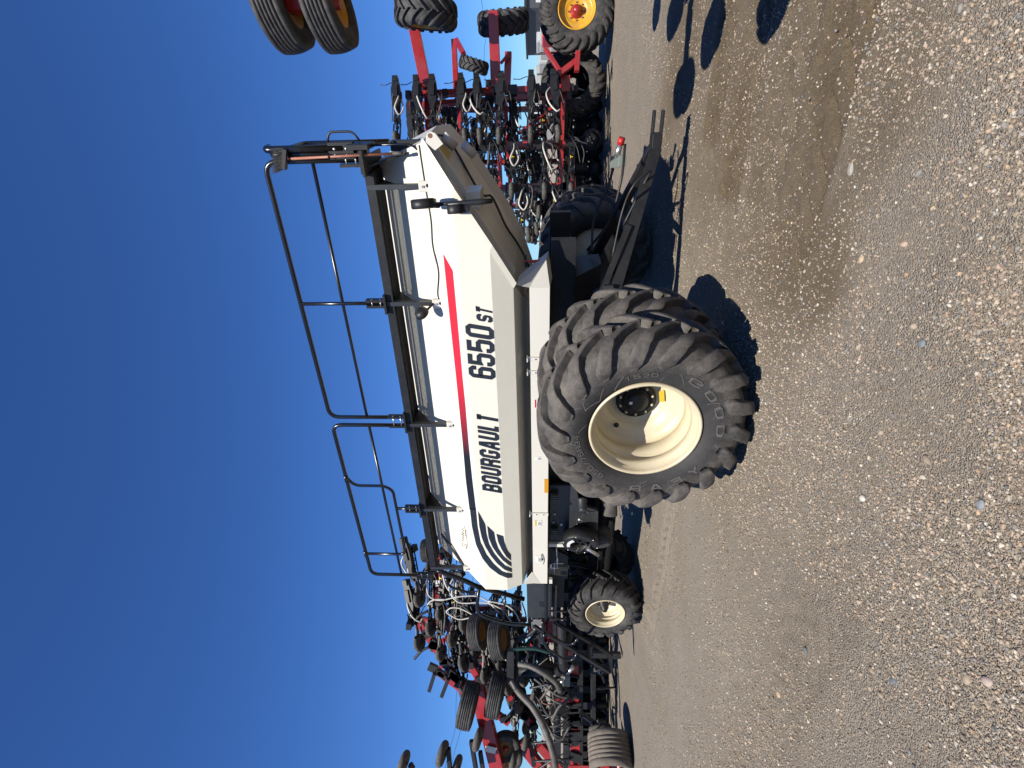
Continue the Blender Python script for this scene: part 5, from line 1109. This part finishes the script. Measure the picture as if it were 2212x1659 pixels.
# hoses
def gq(x, y, d=12.2): return at(*g1(x, y), d)
for pts, m in (([(370, 500), (400, 610), (500, 670), (620, 670), (800, 630), (960, 615), (1100, 620), (1250, 690), (1420, 860)], 'hose_white'), ([(380, 740), (430, 690), (520, 665), (640, 668)], 'hose_white'), ([(735, 530), (745, 620), (830, 705), (960, 720), (1150, 708), (1320, 740), (1480, 830), (1590, 980)], 'hose_white'),
               ([(650, 840), (720, 790), (830, 790), (930, 830), (1060, 900)], 'hose_white'), ([(650, 850), (740, 910), (860, 955), (1060, 915)], 'hose_white'), ([(820, 750), (900, 770), (980, 840), (1040, 900)], 'hose_grey'),
               ([(1260, 690), (1500, 740), (1640, 840), (1720, 990)], 'hose_white'), ([(1230, 870), (1330, 850), (1420, 870), (1480, 960)], 'hose_grey'), ([(1310, 740), (1480, 830), (1560, 920), (1580, 1000)], 'hose_grey'),
               ([(2030, 1160), (2000, 1260), (2010, 1360), (1960, 1280)], 'hose_white'), ([(1560, 1260), (1700, 1200), (1850, 1150), (1950, 1110)], 'hose_grey'), ([(1550, 1310), (1600, 1190), (1600, 1080)], 'hose_white'), ([(750, 830), (790, 900), (850, 900), (900, 860)], 'hose_grey')):
    ptube(dl, [gq(*p) for p in pts], .017 if m == 'hose_white' else .015, 'hose', m, 7, 7)
ptube(dl, [Q(1000, 765, 11.4), Q(1080, 780, 11.3), Q(1180, 830, 11.2), Q(1270, 900, 11.2), Q(1300, 960, 11.3)], .062, 'air_hose', 'hose_grey', 12)
ptube(dl, [Q(945, 890, 11.4), Q(1010, 980, 11.2), Q(1110, 1090, 11.0), Q(1190, 1240, 10.9), Q(1250, 1420, 10.8), Q(1270, 1560, 10.8)], .072, 'air_hose', 'hose_grey', 12)
ptube(dl, [Q(950, 880, 11.35), Q(985, 945, 11.25)], .082, 'hose_cuff', 'hose_black', 12)
ptube(dl, [Q(965, 662, 11.6), Q(1020, 655, 11.6), Q(1120, 655, 11.6), Q(1230, 690, 11.6), Q(1340, 760, 11.6)], .038, 'air_hose', 'green', 10)
ptube(dl, [Q(1180, 445, 11.9), Q(1090, 540, 11.9), Q(990, 600, 11.9), Q(965, 680, 11.8)], .05, 'air_hose', 'hose_black', 10); ptube(dl, [Q(1150, 520, 12.1), Q(1050, 640, 12.1), Q(1100, 690, 12.1), Q(1130, 590, 12.1)], .045, 'air_hose', 'hose_black', 10)
ptube(dl, [Q(1240, 1180, 11.4), Q(1290, 1080, 11.4), Q(1360, 1020, 11.4)], .03, 'air_hose', 'hose_grey', 8)
# manifold tower
T = [Q(942, 660, 11.6), Q(942, 900, 11.6)]
pbar(dl, T[0], T[1], .16, .16, 'manifold', 'black'); pbar(dl, Q(990, 880, 11.7), Q(990, 660, 11.7), .08, .08, 'manifold', 'black')
MB().cyl(Q(1000, 805, 11.7) - dl.location, Q(1290, 815, 11.7) - dl.location, .13, 18).build('primary_pipe', 'black', dl)
cg = MB(); a, b = Q(1310, 470, 11.0) - dl.location, Q(1318, 740, 11.3) - dl.location; n_ = 34
cg.tube([a.lerp(b, k / n_) for k in range(n_ + 1)], [.085 + .012 * (k % 2) for k in range(n_ + 1)], 18); cg.build('corrugated_hose', 'hose_black', dl)
ptube(dl, [Q(1318, 730, 11.3), Q(1322, 790, 11.4), Q(1285, 820, 11.6)], .10, 'hose_elbow', 'black', 14)
# hydraulic valve and small fittings on the low beam
L = dl.location; MB().box(Q(1345, 880, 11.5) - L, (.22, .12, .16)).build('valve_block', 'valve', dl, bevel=.01)
MB().cyl(Q(1350, 835, 11.45) - L, Q(1395, 785, 11.4) - L, .05, 12).build('valve_barrel', 'steel', dl); MB().cyl(Q(1305, 880, 11.45) - L, Q(1325, 900, 11.45) - L, .05, 12).build('valve_fitting', 'steel', dl)
for k in range(40):                                   # dark fittings and cables through the frame
    x = random.uniform(330, 1250); y = random.uniform(420, 1300)
    if x < 430 + max(0, y - 500) * .95 or y > 850 and x < 920: continue
    p = Q(x, y, random.uniform(12.4, 13.6)); q = [p]
    for j in range(3): q.append(q[-1] + Vector((random.uniform(-.3, .3), random.uniform(-.1, .1), random.uniform(-.3, .25))))
    ptube(dl, q, random.choice((.010, .014, .02, .03)), 'cable', random.choice(('hose_black', 'hose_black', 'hose_grey', 'hose_white', 'rust')), 6, 5)
# wheels and coulters at ground level
CT = mk(ribbed_tyre(.42, .62, .26, 7), 'tyre', 'tyre_clay'); CR = mk(MB().lathe([(.10, .265), (.12, .25), (.16, .24), (.18, .0)], 32), 'rim', 'red')
pc = gnd(1362, 1625); pc.z = .42
cw = wheel_part(dl, 'caster_wheel', CT, CR, None, pc, (.66, .75, 0.0), 1.05, .62)
MB().bar(pc - dl.location + Vector((-.3, -.1, .0)), pc - dl.location + Vector((-.55, .2, .8)), .12, .14).build('caster_fork', 'red', dl)
for (x, y) in ((1540, 805), (1565, 1235)):
    p = gnd(1328, z6(x, y)[1]); p.z = .36
    cwl = bpy.data.objects.new('seed_coulter', None); COL.objects.link(cwl); cwl.parent = dl; cwl.location = p - dl.location
    MB().lathe([(-.06, .10), (-.075, .2), (-.06, .26), (0, .29), (.06, .26), (.075, .2), (.06, .10)], 28, ax=(.75, .62, .15)).build('packer_wheel', 'packer', cwl)
    MB().lathe([(-.1, 0), (-.1, .04), (-.05, .09), (-.02, .10)], 18, ax=(.75, .62, .15)).build('hub', 'steel', cwl)
    MB().bar((0, -.1, 0), (-.35, -.2, -.12), .07, .05).build('arm', 'black', cwl); MB().bar((.1, 0, .1), (.3, .25, .6), .07, .1).build('shank', 'black', cwl); MB().lathe([(-.003, 0), (-.003, .26), (.003, .26), (.003, 0)], 28, (-.35, -.2, -.12), (.8, .58, .1)).build('coulter_disc', 'black', cwl)
for (x, y0, y1, z) in ((1345, 1240, 1790, .78), (1335, 1240, 1790, .45)):
    pbar(dl, gnd(1322, y0) + Vector((0, .3, z)), gnd(1322, y1) + Vector((0, .3, z)), .13, .14, 'tool_bar', 'black')
for k in range(38):
    p = gnd(1318, 1250 + 12 * k) + Vector((0, .4 + .5 * (k % 3), 0)); p.z = 0
    L = dl.location; q = MB(); q.bar(p - L + Vector((0, 0, .15)), p - L + Vector((random.uniform(-.1, .1), .1, 1.2)), .07, .12); q.box(p - L + Vector((0, -.08, .6)), (.18, .2, .40)); q.lathe([(-.04, 0), (-.05, .18), (0, .21), (.05, .18), (.04, 0)], 16, p - L + Vector((-.05, -.1, .21)), (.5, .85, 0)); q.build('ground_opener', 'black', dl)
for (z, dy) in ((.62, .9), (.85, 1.5), (.35, 1.9), (1.1, .8), (1.35, 1.2)): pbar(dl, gnd(1318, 1245) + Vector((0, dy, z)), gnd(1318, 1790) + Vector((0, dy, z)), .20, .18, 'tool_bar', 'black')  # more black bars, added to fill the low shade of this drill
gl = random.Random(8)
for k in range(60):                                   # openers deeper in the folded wing
    y = gl.uniform(380, 1280); x = gl.uniform(330, 1180)
    if x < 350 + max(0, y - 520) * .9 or (y > 850 and x < 900): continue
    opener(dl, Q(x, y - 130, gl.uniform(13.3, 14.3)), R(gl.uniform(-25, 25)), (R(-24), R(gl.uniform(-25, 10))), k, False, .9)
for k in range(26):                                   # fittings along the low beam
    t = gl.random(); p = Q(1395 + 17 * t, 700 + 820 * t, 11.68); MB().box(p - dl.location, (gl.uniform(.05, .2), .1, gl.uniform(.12, .32)), Matrix.Rotation(gl.uniform(-.3, .3), 3, 'Y')).build('clamp', 'black', dl)
    q = p + Vector((0, -.08, .1)); ptube(dl, [q, q + Vector((gl.uniform(-.3, .3), -.05, .3)), q + Vector((gl.uniform(-.6, .6), .1, gl.uniform(.4, .9)))], gl.choice((.012, .02, .026)), 'hose', gl.choice(('hose_black', 'hose_grey', 'hose_black')), 6, 5)
for k in range(70):                                   # clamps and brackets on the beams
    a_, b_, w_, d_b = LB[k % 6]; t = gl.random(); p = Q(a_[0] + (b_[0] - a_[0]) * t, a_[1] + (b_[1] - a_[1]) * t, d_b - .12)
    MB().box(p - dl.location, (gl.uniform(.08, .22), .12, gl.uniform(.10, .28)), Matrix.Rotation(gl.uniform(-.8, .8), 3, 'Y')).build('clamp', 'black', dl)
pbar(dl, Q(1395, 690, 11.8), Vector((Q(1395, 690, 11.8).x, Q(1395, 690, 11.8).y, .02)), .12, .12, 'stand', 'black')
MB().box(Q(1290, 1010, 12.3) - dl.location, (.7, .3, .4)).build('control_cabinet', 'matte', dl, bevel=.01)

# ================================================================== far yard
def far_machine(name, label, x, y, d, c, w, h, kind='tractor', group=None):
    p = gnd(1170 + 1.8 * F / d, y); t = thing(name, label, kind, p, random.uniform(-.4, .4))
    m = mat('far ' + label[:22], c, .5, var=.1, scale=1.5)
    if kind == 'building':
        MB().box((0, 0, h / 2), (w, 8, h)).build('wall', m, t); MB().prism([(-w / 2 - .3, -4.3, h), (w / 2 + .3, -4.3, h), (w / 2 + .3, 4.3, h), (-w / 2 - .3, 4.3, h)], (0, 0, .25)).build('roof', 'grey', t)
        for k in range(4): MB().box((-w / 2 + w * (k + .5) / 4, -4.02, h * .45), (w * .12, .06, h * .5)).build('window', 'lens', t)
        return t
    b = MB(); b.box((0, 0, h * .38), (w, 1.6, h * .28)); b.box((-w * .25, 0, h * .30), (w * .4, 1.3, h * .2)); b.build('body', m, t, bevel=.05)
    if kind != 'trailer':
        MB().box((w * .16, 0, h * .72), (w * .28, 1.4, h * .42)).build('cab', m, t, bevel=.06); MB().box((w * .16, -.71, h * .74), (w * .22, .04, h * .30)).build('window', 'lens', t)
        MB().cyl((-w * .2, -.3, h * .5), (-w * .2, -.3, h * 1.0), .07, 8).build('exhaust', 'black', t)
    else: MB().box((0, 0, h * .7), (w * .92, 1.7, h * .42)).build('hopper', m, t, bevel=.05)
    for (dx, r) in ((w * .28, h * .25), (-w * .32, h * .18)):
        for dy in (-.9, .9): MB().lathe([(-.2, 0), (-.2, r * .5), (-.22, r * .9), (-.18, r), (.18, r), (.22, r * .9), (.2, 0)], 16, (dx, dy, r), (0, 1, 0)).build('wheel', 'tyre_dark', t)
    return t
far_machine('shed', 'long low dark shed on the horizon right of the drill', 1140, -10, 62, (.05, .055, .06), 9, 3.5, 'building')
far_machine('farm_truck', 'small white truck far off below the dark shed', 0, 150, 46, (.30, .30, .29), 3.6, 2.2, 'truck')
far_machine('tractor', 'distant grey tractor near the horizon right of the drill frame', 0, 105, 44, (.30, .31, .31), 3.8, 2.4, 'tractor')
far_machine('grain_trailer', 'distant silver trailer beside the dark shed', 0, 60, 42, (.30, .30, .29), 5.0, 2.1, 'trailer')
far_machine('tractor', 'distant red tractor partly behind the yellow rimmed tyre', 0, 92, 30, (.42, .03, .03), 3.2, 1.9, 'tractor')
far_machine('farm_truck', 'distant tan truck seen under the tank\'s rear slope', 0, 505, 52, (.45, .40, .33), 3.6, 2.6, 'truck')
far_machine('grain_trailer', 'distant red trailer seen under the tank\'s rear slope', 0, 528, 38, (.40, .03, .05), 3.6, 1.9, 'trailer')
far_machine('tractor', 'distant white machine at the horizon under the tank slope', 0, 478, 47, (.30, .30, .29), 3.4, 2.2, 'tractor')
far_machine('grain_trailer', 'distant pale trailer at the horizon behind the drill openers', 0, 215, 50, (.30, .30, .29), 6, 2.6, 'trailer')
far_machine('tractor', 'distant dark machine at the horizon behind the drill hoses', 0, 260, 48, (.2, .2, .2), 4, 2.8, 'tractor')
# power line
def wire(a, b, d, lab):
    p, q = at(*a, d), at(*b, d + 4); mid = (p + q) / 2 + Vector((0, 0, -.5)); ext = (q - p)
    pts = [p - ext * 1.2, p, mid, q, q + ext * 1.2]
    tag(MB().tube(bez(pts, 6), .022, 5).build('power_line', 'black'), lab, 'power line', 'overhead wires')
wire((988, 1480), (962, 1659), 60, 'thin upper overhead wire left of the left drill'); wire((1003, 1460), (975, 1659), 60, 'thin lower overhead wire left of the left drill'); wire((1040, 0), (1046, 120), 60, 'thin overhead wire beside the raised lug tyre')
for (y, lab) in ((-330, 'wooden power pole beyond the right edge'), (2050, 'wooden power pole beyond the left edge')):
    p = at(1170, y, 62); p.z = 0; po = thing('power_pole', lab, 'pole', p); MB().tube([(0, 0, 0), (0, 0, 14)], [.18, .12], 10).build('post', 'rust', po); MB().box((0, 0, 13), (2.4, .12, .14)).build('cross_arm', 'rust', po)
